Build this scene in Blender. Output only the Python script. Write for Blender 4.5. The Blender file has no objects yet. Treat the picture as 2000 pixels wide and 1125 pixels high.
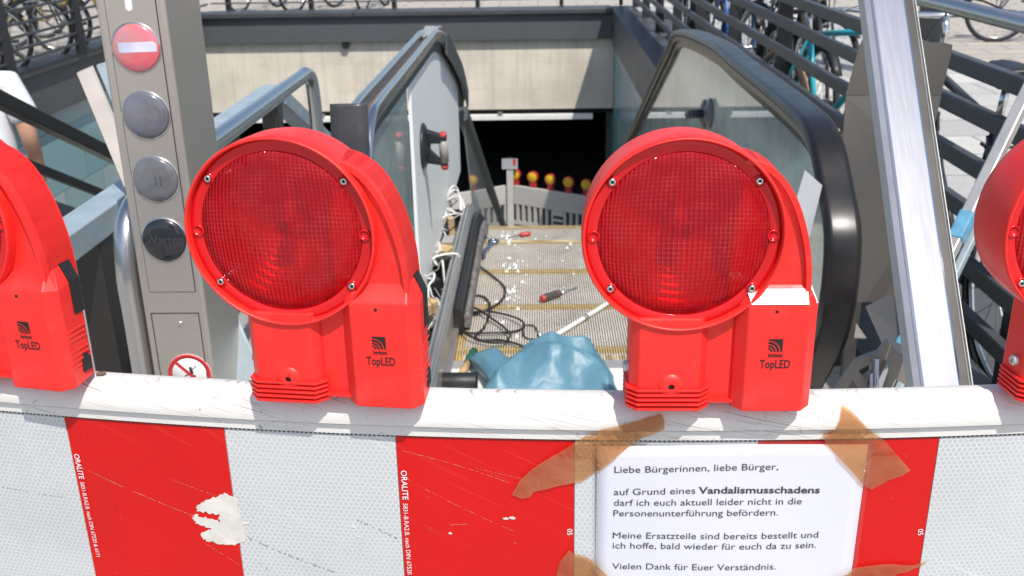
import bpy, bmesh, math, random
from mathutils import Vector, Matrix, noise
random.seed(7)
PI = math.pi
S = bpy.context.scene
COL = S.collection

# ------------------------------------------------------------------ camera, light, exposure
F, CX, CY = 1960.0, 1000.0, 562.5            # focal length in photo pixels, optical centre
CAM = Vector((0, 0, 1.45))
R = Matrix(((0.999582290080515, 0.006794102226545556, 0.02809066628488191),
            (0.023820582567248394, 0.35671214516635685, -0.933910608857707),
            (-0.016365365976667143, 0.9341896411680828, 0.3564013034918623)))
cd = bpy.data.cameras.new('camera')
cam = bpy.data.objects.new('camera', cd)
COL.objects.link(cam)
cam.matrix_world = Matrix.Translation(CAM) @ R.to_4x4()
cd.sensor_width = 36.0
cd.lens = F / 2000 * 36
cd.clip_start, cd.clip_end = 0.05, 600
cd.dof.use_dof = True
cd.dof.focus_distance = 1.08
cd.dof.aperture_fstop = 13
S.camera = cam

SUN = Vector((0.30, -0.60, 1.0)).normalized()  # direction towards the sun
elev = math.asin(SUN.z)
azim = math.atan2(SUN.x, SUN.y)
w = bpy.data.worlds.new('World')
S.world = w
w.use_nodes = True
nt = w.node_tree
sky = nt.nodes.new('ShaderNodeTexSky')
sky.sky_type = 'NISHITA'
sky.sun_disc = False
sky.sun_elevation = elev
sky.sun_rotation = azim
sky.air_density, sky.dust_density, sky.ozone_density = 1.0, 1.5, 1.0
bg = nt.nodes['Background']
nt.links.new(sky.outputs[0], bg.inputs[0])
bg.inputs[1].default_value = 0.15
sl = bpy.data.lights.new('sun', 'SUN')
sl.energy = 4.2
sl.angle = math.radians(0.5)
sl.color = (1.0, 0.955, 0.89)
so = bpy.data.objects.new('sun', sl)
COL.objects.link(so)
so.rotation_euler = SUN.to_track_quat('Z', 'Y').to_euler()
S.view_settings.view_transform = 'Standard'
S.view_settings.look = 'None'
S.view_settings.exposure = 0.08
S.view_settings.gamma = 1.0
S.render.engine = 'CYCLES'
S.cycles.max_bounces = 10
S.cycles.transparent_max_bounces = 16
S.cycles.sample_clamp_indirect = 6.0

def ray(px, py):
    return R @ Vector(((px - CX) / F, -(py - CY) / F, -1.0))
def on(px, py, axis, val):
    d = ray(px, py)
    return CAM + d * ((val - CAM[axis]) / d[axis])

# ------------------------------------------------------------------ materials
def N(nt, t, **kw):
    n = nt.nodes.new(t)
    for k, v in kw.items(): setattr(n, k, v)
    return n
def math_n(nt, op, a, b=None):
    n = N(nt, 'ShaderNodeMath', operation=op)
    for i, v in enumerate((a, b)):
        if v is None: continue
        if isinstance(v, (int, float)): n.inputs[i].default_value = v
        else: nt.links.new(v, n.inputs[i])
    return n.outputs[0]
def ramp(nt, fac, stops):
    r = N(nt, 'ShaderNodeValToRGB')
    el = r.color_ramp.elements
    while len(el) < len(stops): el.new(0.5)
    for e, (p, c) in zip(el, stops):
        e.position = p
        e.color = (*c, 1) if len(c) == 3 else c
    nt.links.new(fac, r.inputs[0])
    return r.outputs[0]
def mixc(nt, fac, a, b, mode='MIX'):
    m = N(nt, 'ShaderNodeMix', data_type='RGBA', blend_type=mode)
    for s, v in ((m.inputs[0], fac), (m.inputs[6], a), (m.inputs[7], b)):
        if isinstance(v, (int, float)): s.default_value = v
        elif isinstance(v, tuple): s.default_value = (*v, 1)
        else: nt.links.new(v, s)
    return m.outputs[2]
def noise_t(nt, vec, scale, detail=4, rough=.55, stretch=None):
    if stretch:
        mp = N(nt, 'ShaderNodeMapping')
        mp.inputs['Scale'].default_value = stretch
        nt.links.new(vec, mp.inputs[0]); vec = mp.outputs[0]
    n = N(nt, 'ShaderNodeTexNoise')
    n.inputs['Scale'].default_value = scale
    n.inputs['Detail'].default_value = detail
    n.inputs['Roughness'].default_value = rough
    nt.links.new(vec, n.inputs['Vector'])
    return n.outputs['Fac']
def new_mat(name):
    m = bpy.data.materials.new(name)
    m.use_nodes = True
    nt = m.node_tree
    b = nt.nodes['Principled BSDF']
    tc = N(nt, 'ShaderNodeTexCoord')
    return m, nt, b, tc.outputs['Object']
def bump(nt, b, h, strength=.3, dist=.002):
    n = N(nt, 'ShaderNodeBump')
    n.inputs['Strength'].default_value = strength
    n.inputs['Distance'].default_value = dist
    nt.links.new(h, n.inputs['Height'])
    nt.links.new(n.outputs[0], b.inputs['Normal'])
def plain(name, c, rough=.5, metal=0, var=.12, scale=6, bumps=0, bscale=80, coat=0, dirt=None, dirt_amt=.5, dscale=5, spec=.5, rvar=.035):
    """Principled with a procedural colour / gloss variation and optional dirt patches"""
    m, nt, b, co = new_mat(name)
    f = noise_t(nt, co, scale, 5)
    dark = tuple(x * (1 - var) for x in c); lite = tuple(min(1, x * (1 + var)) for x in c)
    colr = ramp(nt, f, [(.3, dark), (.7, lite)])
    if dirt:
        d = noise_t(nt, co, dscale, 8, .7)
        df = ramp(nt, d, [(.55, (0, 0, 0)), (.75, (dirt_amt,) * 3)])
        colr = mixc(nt, df, colr, dirt)
    nt.links.new(colr, b.inputs['Base Color'])
    rr = ramp(nt, noise_t(nt, co, scale * 4, 3), [(.3, (max(0, rough - rvar),) * 3), (.7, (min(1, rough + rvar),) * 3)])
    nt.links.new(rr, b.inputs['Roughness'])
    b.inputs['Metallic'].default_value = metal
    b.inputs['Coat Weight'].default_value = coat
    b.inputs['Specular IOR Level'].default_value = spec
    if bumps: bump(nt, b, noise_t(nt, co, bscale, 3), bumps)
    return m
def brushed(name, c, rough=.28, stretch=(1, 1, 60), scale=30, metal=1, var=.025, bm=.03):
    m, nt, b, co = new_mat(name)
    f = noise_t(nt, co, scale, 4, .6, stretch)
    big = noise_t(nt, co, 3, 3)
    a = ramp(nt, f, [(.3, tuple(x * (1 - var) for x in c)), (.7, tuple(min(1, x * (1 + var)) for x in c))])
    a = mixc(nt, ramp(nt, big, [(.4, (0, 0, 0)), (.8, (.12,) * 3)]), a, tuple(x * .8 for x in c))
    nt.links.new(a, b.inputs['Base Color'])
    b.inputs['Metallic'].default_value = metal
    rr = ramp(nt, f, [(.3, (rough * .93,) * 3), (.7, (rough * 1.07,) * 3)])
    nt.links.new(rr, b.inputs['Roughness'])
    if bm: bump(nt, b, f, bm, .0003)
    return m

M = {}
M['lamp_red'] = None
M['black_print'] = plain('black_print', (.012, .01, .01), .5, var=.1)
M['rubber'] = plain('black_rubber', (.014, .014, .015), .48, var=.25, scale=12, bumps=.1, bscale=120, dirt=(.06, .055, .05), dirt_amt=.35)
M['handrail'] = plain('handrail_rubber', (.013, .011, .011), .33, var=.12, scale=4, bumps=.015, bscale=160, dirt=(.06, .05, .045), dirt_amt=.12, dscale=3)
M['newel_rubber'] = plain('worn_newel_rubber', (.05, .05, .055), .34, var=.25, scale=10, dirt=(.12, .1, .08), dirt_amt=.3)
M['white_plastic'] = plain('white_barrier_plastic', (.78, .765, .73), .38, var=.05, scale=4, bumps=.03, bscale=90, dirt=(.36, .31, .24), dirt_amt=.42, dscale=16)
M['stainless'] = brushed('brushed_stainless', (.62, .56, .50), .42, (5, 1, 160), 9, .9, var=.06)
M['stainless_tube'] = brushed('stainless_tube', (.60, .59, .57), .27, (1, 1, 1), 4, bm=0)
M['steel_bright'] = brushed('bright_stainless', (.66, .67, .68), .14, (70, 4, 3), 3, var=.05, bm=.05)
M['steel_dark'] = brushed('darkened_stainless', (.25, .23, .21), .42, (1, 1, 50), 20)
M['galv'] = plain('galvanised_paint', (.30, .37, .41), .42, var=.12, scale=14, dirt=(.45, .46, .44), dirt_amt=.3, bumps=.05)
M['anthracite'] = plain('anthracite_paint', (.058, .062, .068), .45, var=.12, scale=4, dirt=(.12, .115, .105), dirt_amt=.35, dscale=3, bumps=.03)
M['cladding'] = plain('anthracite_cladding', (.085, .09, .095), .5, var=.1, scale=1.5, dirt=(.12, .11, .1), dirt_amt=.3, dscale=2)
M['dark_steel'] = plain('dark_steel', (.055, .051, .048), .33, .6, var=.1, scale=3)
M['dark_bar'] = plain('dark_weathered_profile', (.05, .06, .06), .45, var=.25, scale=8)
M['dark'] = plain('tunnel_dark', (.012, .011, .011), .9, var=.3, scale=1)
M['screw'] = plain('zinc_screw', (.62, .62, .6), .28, 1, var=.1, scale=200)
M['chrome'] = plain('chrome', (.72, .72, .72), .15, 1, var=.05)
M['alu'] = plain('worn_aluminium', (.56, .54, .51), .45, .6, var=.06, scale=10, dirt=(.40, .35, .29), dirt_amt=.3, dscale=9)
M['paper'] = plain('white_paper', (.80, .80, .86), .75, var=.02, scale=5, bumps=.04, bscale=12)
M['white_paint'] = plain('white_paint', (.78, .78, .76), .5, var=.05)
M['print'] = plain('printed_ink', (.03, .03, .035), .7, var=.1)
M['white_print'] = plain('white_print', (.8, .78, .78), .5, var=.03)
M['yellow'] = plain('step_yellow_paint', (.54, .38, .13), .55, var=.2, scale=30, dirt=(.42, .34, .22), dirt_amt=.85, dscale=9)
M['step_alu'] = plain('step_aluminium', (.74, .68, .59), .5, .15, var=.14, scale=6, dirt=(.26, .22, .18), dirt_amt=.5, dscale=7)
M['step_groove'] = plain('step_groove', (.10, .09, .08), .8, var=.3, scale=20)
M['floor'] = None
M['bag'] = None
M['wood'] = plain('hammer_wood', (.55, .36, .16), .55, var=.15, scale=30)
M['green'] = plain('green_grip', (.01, .09, .055), .4, var=.2)
M['tool_red'] = plain('red_tool_plastic', (.45, .05, .045), .4, var=.1)
M['tool_grey'] = plain('grey_tool_grip', (.07, .065, .06), .5, var=.2)
M['tool_steel'] = plain('blued_tool_steel', (.30, .34, .42), .25, 1, var=.1)
M['white_cable'] = plain('white_cable_jacket', (.74, .74, .72), .45, var=.08)
M['component'] = plain('grey_component', (.26, .25, .24), .5, var=.35, scale=20)
M['brass'] = plain('tan_wood_bits', (.52, .37, .2), .6, var=.25, scale=30)
M['shard'] = plain('glass_crumbs', (.72, .78, .76), .2, var=.1, scale=60)
M['yellow_lens'] = plain('amber_lens', (.72, .45, .02), .3, var=.1, scale=30)
M['shaded_dirty_white'] = plain('shaded_dirty_white_plastic', (.50, .485, .455), .5, var=.08, scale=3, dirt=(.42, .32, .2), dirt_amt=.5, dscale=2.5)  # base greyed for the weak light at the escalator's foot, dirt on top
M['tshirt'] = plain('white_tshirt_cotton', (.76, .77, .79), .85, var=.05, scale=10, bumps=.3, bscale=16)
M['trousers'] = plain('black_trousers', (.014, .014, .017), .8, var=.2, bumps=.2, bscale=14)
M['skin'] = plain('skin', (.50, .27, .18), .5, var=.08, scale=14)
M['hair'] = plain('brown_hair', (.06, .035, .02), .6, var=.3, scale=40)
M['shoe'] = plain('dark_shoe', (.03, .03, .035), .6)
M['lifter'] = plain('lifter_black_plastic', (.016, .017, .022), .4, var=.2)
M['lifter_grey'] = plain('lifter_grey_handle', (.30, .29, .27), .45, var=.1)
M['lifter_blue'] = plain('lifter_blue_black', (.02, .022, .045), .4, var=.2)
M['cup_rubber'] = plain('suction_cup_grey', (.10, .105, .11), .35, var=.15)
M['blue_tape'] = plain('blue_fabric_tape', (.12, .33, .48), .7, var=.2, scale=40)
M['rust'] = plain('brown_scrap', (.16, .1, .06), .8, var=.4, scale=60)
M['white_film'] = plain('milky_balustrade_film', (.80, .83, .82), .4, var=.015, scale=2)
M['sign_red'] = plain('sign_red', (.55, .025, .03), .4, var=.05)

def mat_stone(name, c1, c2, mortar, bw, bh, scale=1.0, msize=.012, rough=.75, white=None):
    m, nt, b, co = new_mat(name)
    br = N(nt, 'ShaderNodeTexBrick')
    br.inputs['Scale'].default_value = scale
    br.inputs['Brick Width'].default_value = bw
    br.inputs['Row Height'].default_value = bh
    br.inputs['Mortar Size'].default_value = msize
    br.inputs['Color1'].default_value = (*c1, 1)
    br.inputs['Color2'].default_value = (*c2, 1)
    br.inputs['Mortar'].default_value = (*mortar, 1)
    nt.links.new(co, br.inputs['Vector'])
    f = noise_t(nt, co, 25, 6, .7)
    cc = mixc(nt, .35, br.outputs['Color'], ramp(nt, f, [(.3, (.45,) * 3), (.7, (1,) * 3)]), 'MULTIPLY')
    g = noise_t(nt, co, 1.3, 6, .6)
    cc = mixc(nt, ramp(nt, g, [(.5, (0, 0, 0)), (.8, (.35,) * 3)]), cc, tuple(x * .7 for x in c1))
    nt.links.new(cc, b.inputs['Base Color'])
    b.inputs['Roughness'].default_value = rough
    bump(nt, b, f, .15, .002)
    return m
M['paving'] = mat_stone('beige_paving', (.52, .46, .38), (.46, .42, .36), (.25, .22, .19), .6, .3)
M['slab'] = mat_stone('grey_paving', (.40, .39, .38), (.62, .60, .55), (.22, .21, .2), .8, .5, msize=.008)
M['landing'] = mat_stone('landing_stone', (.38, .365, .34), (.35, .34, .32), (.22, .21, .2), .6, .6, msize=.004)
M['stair'] = mat_stone('stair_stone', (.34, .33, .31), (.30, .29, .28), (.2, .2, .19), 1.2, .4, msize=.004)

def mat_concrete():
    m, nt, b, co = new_mat('board_marked_concrete')
    f = noise_t(nt, co, 2.2, 8, .65)
    base = ramp(nt, f, [(.25, (.58, .51, .41)), (.5, (.70, .63, .52)), (.8, (.77, .70, .59))])
    st = noise_t(nt, co, 3, 6, .6, (5, 1, .35))
    base = mixc(nt, ramp(nt, st, [(.48, (0, 0, 0)), (.78, (.55,) * 3)]), base, (.40, .36, .30))
    bigf = ramp(nt, noise_t(nt, co, .7, 5, .6, (1, 1, 1.6)), [(.42, (0, 0, 0)), (.68, (.6,) * 3)])
    base = mixc(nt, bigf, base, (.45, .40, .335))
    spots = noise_t(nt, co, 6, 8, .78)
    base = mixc(nt, ramp(nt, spots, [(.66, (0, 0, 0)), (.74, (.7,) * 3)]), base, (.16, .15, .14))
    sep = N(nt, 'ShaderNodeSeparateXYZ'); nt.links.new(co, sep.inputs[0])
    fr = math_n(nt, 'FRACT', math_n(nt, 'MULTIPLY', sep.outputs[2], 2.6))
    line = ramp(nt, fr, [(0, (.22,) * 3), (.03, (0, 0, 0)), (.97, (0, 0, 0)), (1, (.22,) * 3)])
    base = mixc(nt, line, base, (.36, .33, .28))
    nt.links.new(base, b.inputs['Base Color'])
    b.inputs['Roughness'].default_value = .85
    bump(nt, b, f, .4, .01)
    return m
M['concrete'] = mat_concrete()

def mat_tile(name):
    """Glossy glass wall panels, some pale, some teal."""
    m, nt, b, co = new_mat(name)
    br = N(nt, 'ShaderNodeTexBrick')
    br.offset = .37
    mp = N(nt, 'ShaderNodeMapping')
    mp.inputs['Rotation'].default_value = (PI / 2, 0, PI / 2)
    sep = N(nt, 'ShaderNodeSeparateXYZ'); nt.links.new(co, sep.inputs[0])
    cb = N(nt, 'ShaderNodeCombineXYZ')
    nt.links.new(sep.outputs[1], cb.inputs[0]); nt.links.new(sep.outputs[2], cb.inputs[1])
    nt.links.new(cb.outputs[0], br.inputs['Vector'])
    br.inputs['Scale'].default_value = 1
    br.inputs['Brick Width'].default_value = .95
    br.inputs['Row Height'].default_value = .62
    br.inputs['Mortar Size'].default_value = .004
    br.inputs['Bias'].default_value = -.1
    br.inputs['Color1'].default_value = (.42, .51, .50, 1)
    br.inputs['Color2'].default_value = (.17, .36, .38, 1)
    br.inputs['Mortar'].default_value = (.12, .16, .16, 1)
    nt.links.new(br.outputs['Color'], b.inputs['Base Color'])
    b.inputs['Roughness'].default_value = .22
    f = noise_t(nt, co, 60, 4, .6, (1, 1, 4))
    bump(nt, b, f, .04, .002)
    return m
M['tile'] = mat_tile('glass_wall_panels')

def hex_edge(nt, co, size):
    """0 at a honeycomb cell's middle, ~1 at its walls; uses object x and z"""
    sep = N(nt, 'ShaderNodeSeparateXYZ'); nt.links.new(co, sep.inputs[0])
    cb = N(nt, 'ShaderNodeCombineXYZ')
    nt.links.new(math_n(nt, 'MULTIPLY', math_n(nt, 'ADD', sep.outputs[0], 50.0), 1 / size), cb.inputs[0])
    nt.links.new(math_n(nt, 'MULTIPLY', math_n(nt, 'ADD', sep.outputs[2], 50.0), 1 / size), cb.inputs[1])
    r = (1.0, 1.7320508, 1.0); h = (.5, .8660254, .5)
    def vm(op, a, b2):
        n = N(nt, 'ShaderNodeVectorMath', operation=op)
        nt.links.new(a, n.inputs[0])
        if isinstance(b2, tuple): n.inputs[1].default_value = b2
        else: nt.links.new(b2, n.inputs[1])
        return n
    pa = vm('SUBTRACT', vm('MODULO', cb.outputs[0], r).outputs[0], h).outputs[0]
    pb = vm('SUBTRACT', vm('MODULO', vm('SUBTRACT', cb.outputs[0], h).outputs[0], r).outputs[0], h).outputs[0]
    def hd(v):
        a = N(nt, 'ShaderNodeVectorMath', operation='ABSOLUTE'); nt.links.new(v, a.inputs[0])
        s = N(nt, 'ShaderNodeSeparateXYZ'); nt.links.new(a.outputs[0], s.inputs[0])
        d = math_n(nt, 'ADD', math_n(nt, 'MULTIPLY', s.outputs[0], .5), math_n(nt, 'MULTIPLY', s.outputs[1], .8660254))
        return math_n(nt, 'MAXIMUM', s.outputs[0], d)
    return math_n(nt, 'MULTIPLY', math_n(nt, 'MINIMUM', hd(pa), hd(pb)), 2.0)

def scratches(nt, co, ang, scale, thr):
    m0 = N(nt, 'ShaderNodeMapping')
    m0.inputs['Rotation'].default_value = (0, math.radians(-ang), 0)
    nt.links.new(co, m0.inputs[0])
    mp = N(nt, 'ShaderNodeMapping')
    mp.inputs['Scale'].default_value = (.35, 1, 30)
    nt.links.new(m0.outputs[0], mp.inputs[0])
    n = N(nt, 'ShaderNodeTexNoise')
    n.inputs['Scale'].default_value = scale; n.inputs['Detail'].default_value = 5
    nt.links.new(mp.outputs[0], n.inputs['Vector'])
    return ramp(nt, n.outputs['Fac'], [(thr, (0, 0, 0)), (thr + .06, (1, 1, 1))])

def mat_foil(name, cell, wall, scratch, rough, cellmix, coat):
    m, nt, b, co = new_mat(name)
    e = hex_edge(nt, co, .0062)
    wallf = ramp(nt, e, [(.74, (0, 0, 0)), (.92, (cellmix,) * 3)])
    big = noise_t(nt, co, 7, 5)
    cell_c = ramp(nt, big, [(.3, tuple(x * .93 for x in cell)), (.7, tuple(min(1, x * 1.05) for x in cell))])
    c = mixc(nt, wallf, cell_c, wall)
    patch = ramp(nt, noise_t(nt, co, 4, 3), [(.45, (0, 0, 0)), (.62, (.5,) * 3)])
    s1 = mixc(nt, patch, (0, 0, 0), scratches(nt, co, 27, 9, .60))
    c = mixc(nt, s1, c, scratch)
    s2 = mixc(nt, .3, (0, 0, 0), scratches(nt, co, -8, 12, .70))
    c = mixc(nt, s2, c, scratch)
    s3 = mixc(nt, ramp(nt, noise_t(nt, co, 5, 4), [(.52, (0, 0, 0)), (.66, (.7,) * 3)]), (0, 0, 0), scratches(nt, co, 33, 14, .63))
    c = mixc(nt, s3, c, tuple(x * .55 for x in scratch))
    soil = ramp(nt, noise_t(nt, co, 3.2, 7, .65), [(.48, (0, 0, 0)), (.78, (.32,) * 3)])
    c = mixc(nt, soil, c, (cell[0] * .75, cell[1] * .68 + .01, cell[2] * .60 + .01))
    dn = noise_t(nt, co, 70, 4, .7)
    dm = noise_t(nt, co, 6, 4)
    dd = mixc(nt, ramp(nt, dm, [(.5, (0, 0, 0)), (.6, (1,) * 3)]), (0, 0, 0), ramp(nt, dn, [(.66, (0, 0, 0)), (.72, (.7,) * 3)]))
    c = mixc(nt, dd, c, (.22, .19, .15))
    nt.links.new(c, b.inputs['Base Color'])
    b.inputs['Roughness'].default_value = rough
    b.inputs['Coat Weight'].default_value = coat
    b.inputs['Coat Roughness'].default_value = .15
    b.inputs['Specular IOR Level'].default_value = .3
    bump(nt, b, wallf, .12, .0006)
    return m
M['foil_white'] = mat_foil('white_retroreflective_foil', (.50, .52, .53), (.69, .69, .675), (.86, .86, .84), .32, .85, .3)
M['foil_red'] = mat_foil('red_retroreflective_foil', (.60, .006, .005), (.62, .012, .010), (.66, .07, .05), .45, .25, 0)
M['torn'] = plain('bare_torn_substrate', (.66, .63, .57), .8, var=.1, scale=40, dirt=(.42, .37, .3), dirt_amt=.6, dscale=45, bumps=.3, bscale=90)

def mat_glass(name, tint, body, body_amt, ior=1.52):
    """Sheet glass as two thin coincident-free faces: fresnel mirror, tinted see-through and a pale diffuse body"""
    m, nt, b, co = new_mat(name)
    tr = N(nt, 'ShaderNodeBsdfTransparent'); tr.inputs[0].default_value = (*tint, 1)
    gl = N(nt, 'ShaderNodeBsdfGlossy'); gl.inputs['Roughness'].default_value = .02
    df = N(nt, 'ShaderNodeBsdfDiffuse'); df.inputs[0].default_value = (*body, 1)
    fr = N(nt, 'ShaderNodeFresnel')
    ge = N(nt, 'ShaderNodeNewGeometry')            # the same mirror strength seen from either side of the sheet
    nt.links.new(math_n(nt, 'ADD', math_n(nt, 'MULTIPLY', ge.outputs['Backfacing'], 1 / ior - ior), ior), fr.inputs[0])
    tl_ = N(nt, 'ShaderNodeBsdfTranslucent'); tl_.inputs[0].default_value = (*body, 1)
    ad = N(nt, 'ShaderNodeMixShader'); ad.inputs[0].default_value = .5
    nt.links.new(df.outputs[0], ad.inputs[1]); nt.links.new(tl_.outputs[0], ad.inputs[2])
    m1 = N(nt, 'ShaderNodeMixShader'); m1.inputs[0].default_value = body_amt
    nt.links.new(ramp(nt, noise_t(nt, co, 5, 5), [(.3, (body_amt * .7,) * 3), (.75, (body_amt * 1.4,) * 3)]), m1.inputs[0])
    nt.links.new(tr.outputs[0], m1.inputs[1]); nt.links.new(ad.outputs[0], m1.inputs[2])
    m2 = N(nt, 'ShaderNodeMixShader')
    nt.links.new(fr.outputs[0], m2.inputs[0])
    nt.links.new(m1.outputs[0], m2.inputs[1]); nt.links.new(gl.outputs[0], m2.inputs[2])
    nt.links.new(m2.outputs[0], nt.nodes['Material Output'].inputs[0])
    return m
M['glass'] = mat_glass('balustrade_glass', (.74, .82, .79), (.78, .84, .80), .62, 1.9)  # pale body colour stands in for part of the reflection in the glass
M['sleeve'] = mat_glass('clear_plastic_sleeve', (.96, .96, .97), (.6, .6, .6), .05)

def mat_tape():
    m, nt, b, co = new_mat('brown_packing_tape')
    tr = N(nt, 'ShaderNodeBsdfTransparent'); tr.inputs[0].default_value = (.80, .52, .33, 1)
    f = noise_t(nt, co, 30, 4)
    nt.links.new(ramp(nt, f, [(.3, (.50, .29, .15)), (.7, (.58, .35, .18))]), b.inputs['Base Color'])
    b.inputs['Roughness'].default_value = .22
    mx = N(nt, 'ShaderNodeMixShader')
    nt.links.new(ramp(nt, noise_t(nt, co, 18, 4), [(.35, (.22,) * 3), (.7, (.38,) * 3)]), mx.inputs[0])
    nt.links.new(tr.outputs[0], mx.inputs[1]); nt.links.new(b.outputs[0], mx.inputs[2])
    bump(nt, b, noise_t(nt, co, 16, 3, .5, (1, 1, 2.5)), .45, .006)
    nt.links.new(mx.outputs[0], nt.nodes['Material Output'].inputs[0])
    return m
M['tape'] = mat_tape()
M['post_dark'] = plain('dark_post_paint', (.022, .023, .026), .45, var=.1, scale=4)

def mat_lens():
    """red prismatic lens: square prisms in bump, partly see-through to the reflector behind"""
    m, nt, b, co = new_mat('red_prismatic_lens')
    sep = N(nt, 'ShaderNodeSeparateXYZ'); nt.links.new(co, sep.inputs[0])
    x, z = sep.outputs[0], sep.outputs[2]
    p = .0052
    r2 = math_n(nt, 'ADD', math_n(nt, 'MULTIPLY', x, x), math_n(nt, 'MULTIPLY', z, z))
    k = math_n(nt, 'ADD', math_n(nt, 'MULTIPLY', r2, 26.0), 1.0)
    fx = math_n(nt, 'FRACT', math_n(nt, 'ADD', math_n(nt, 'MULTIPLY', math_n(nt, 'MULTIPLY', x, k), 1 / p), 100.0))
    fz = math_n(nt, 'FRACT', math_n(nt, 'ADD', math_n(nt, 'MULTIPLY', math_n(nt, 'MULTIPLY', z, k), 1 / p), 100.0))
    ex = math_n(nt, 'ABSOLUTE', math_n(nt, 'SUBTRACT', fx, .5))
    h = math_n(nt, 'ADD', math_n(nt, 'MULTIPLY', ex, 1.3), math_n(nt, 'MULTIPLY', fz, .9))
    wob = noise_t(nt, co, 45, 3)
    h = math_n(nt, 'ADD', h, math_n(nt, 'MULTIPLY', wob, 1.4))
    edge = math_n(nt, 'MAXIMUM', math_n(nt, 'MULTIPLY', ex, 2.0), math_n(nt, 'ABSOLUTE', math_n(nt, 'SUBTRACT', math_n(nt, 'MULTIPLY', fz, 2.0), 1.0)))
    line = ramp(nt, edge, [(.70, (0, 0, 0)), (1.0, (1, 1, 1))])
    line = mixc(nt, ramp(nt, noise_t(nt, co, 38, 4, .6), [(.40, (.1,) * 3), (.62, (1,) * 3)]), (0, 0, 0), line)
    c = mixc(nt, line, (.62, .008, .020), (.76, .06, .07))  # pinkish highlights and haze on the prism edges, put into the colour
    nt.links.new(c, b.inputs['Base Color'])
    b.inputs['Roughness'].default_value = .15
    b.inputs['Specular IOR Level'].default_value = .6
    bump(nt, b, h, .75, .0022)
    tr = N(nt, 'ShaderNodeBsdfTransparent'); tr.inputs[0].default_value = (.92, .02, .03, 1)
    mx = N(nt, 'ShaderNodeMixShader')
    nt.links.new(ramp(nt, line, [(0, (.52,) * 3), (1, (.68,) * 3)]), mx.inputs[0])
    nt.links.new(tr.outputs[0], mx.inputs[1]); nt.links.new(b.outputs[0], mx.inputs[2])
    nt.links.new(mx.outputs[0], nt.nodes['Material Output'].inputs[0])
    return m
M['lens'] = mat_lens()
def mat_rail():
    m, nt, b, co = new_mat('scuffed_white_rail')
    c = ramp(nt, noise_t(nt, co, 5, 5), [(.3, (.66, .645, .61)), (.7, (.72, .705, .67))])
    st = scratches(nt, co, 12, 30, .59); gate = ramp(nt, noise_t(nt, co, 9, 4), [(.40, (0, 0, 0)), (.62, (.75,) * 3)])
    c = mixc(nt, mixc(nt, gate, (0, 0, 0), st), c, (.20, .165, .12))
    sp = ramp(nt, noise_t(nt, co, 150, 3, .6), [(.62, (0, 0, 0)), (.69, (.8,) * 3)]); g2 = ramp(nt, noise_t(nt, co, 7, 4), [(.42, (0, 0, 0)), (.64, (1,) * 3)])
    c = mixc(nt, mixc(nt, g2, (0, 0, 0), sp), c, (.20, .17, .13))
    nt.links.new(c, b.inputs['Base Color']); b.inputs['Roughness'].default_value = .4
    bump(nt, b, noise_t(nt, co, 90, 3), .03)
    return m
M['rail_plastic'] = mat_rail()
def mat_bag():
    m, nt, b, co = new_mat('crumpled_blue_plastic')
    c = ramp(nt, noise_t(nt, co, 7, 4), [(.3, (.085, .205, .285)), (.7, (.105, .235, .315))])
    nt.links.new(c, b.inputs['Base Color']); b.inputs['Roughness'].default_value = .44
    nz = N(nt, 'ShaderNodeTexNoise'); nz.inputs['Scale'].default_value = 14; nt.links.new(co, nz.inputs['Vector'])
    hs = []
    for sc in (7, 17):
        v = N(nt, 'ShaderNodeTexVoronoi', feature='DISTANCE_TO_EDGE'); v.inputs['Scale'].default_value = sc
        nt.links.new(mixc(nt, .10, co, nz.outputs['Color']), v.inputs['Vector']); hs.append(v.outputs['Distance'])
    bump(nt, b, math_n(nt, 'ADD', hs[0], math_n(nt, 'MULTIPLY', hs[1], .3)), .28, .03)
    return m
M['bag'] = mat_bag()
def mat_lamp():
    m, nt, b, co = new_mat('lamp_red_plastic')
    c = ramp(nt, noise_t(nt, co, 9, 5), [(.3, (.80, .020, .015)), (.7, (.83, .027, .020))])
    fade = ramp(nt, noise_t(nt, co, 22, 6, .65), [(.52, (0, 0, 0)), (.75, (.35,) * 3)])
    c = mixc(nt, fade, c, (.80, .085, .065))
    st = scratches(nt, co, 24, 34, .66); gate = ramp(nt, noise_t(nt, co, 12, 4), [(.50, (0, 0, 0)), (.62, (.6,) * 3)])
    c = mixc(nt, mixc(nt, gate, (0, 0, 0), st), c, (.80, .16, .13))
    sp = ramp(nt, noise_t(nt, co, 210, 3, .6), [(.68, (0, 0, 0)), (.73, (.7,) * 3)]); g2 = ramp(nt, noise_t(nt, co, 16, 4), [(.52, (0, 0, 0)), (.64, (1,) * 3)])
    c = mixc(nt, mixc(nt, g2, (0, 0, 0), sp), c, (.25, .05, .04))
    nt.links.new(c, b.inputs['Base Color'])
    nt.links.new(ramp(nt, noise_t(nt, co, 30, 4), [(.3, (.36,) * 3), (.7, (.52,) * 3)]), b.inputs['Roughness'])
    bump(nt, b, noise_t(nt, co, 320, 3), .06)
    return m
M['lamp_red'] = mat_lamp()
M['lens_rim'] = plain('red_lens_flange', (.60, .006, .010), .16, var=.06, scale=20, bumps=.05, bscale=90)
M['reflector'] = plain('lamp_reflector', (.80, .74, .74), .3, .5, var=.1, scale=30)

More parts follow.
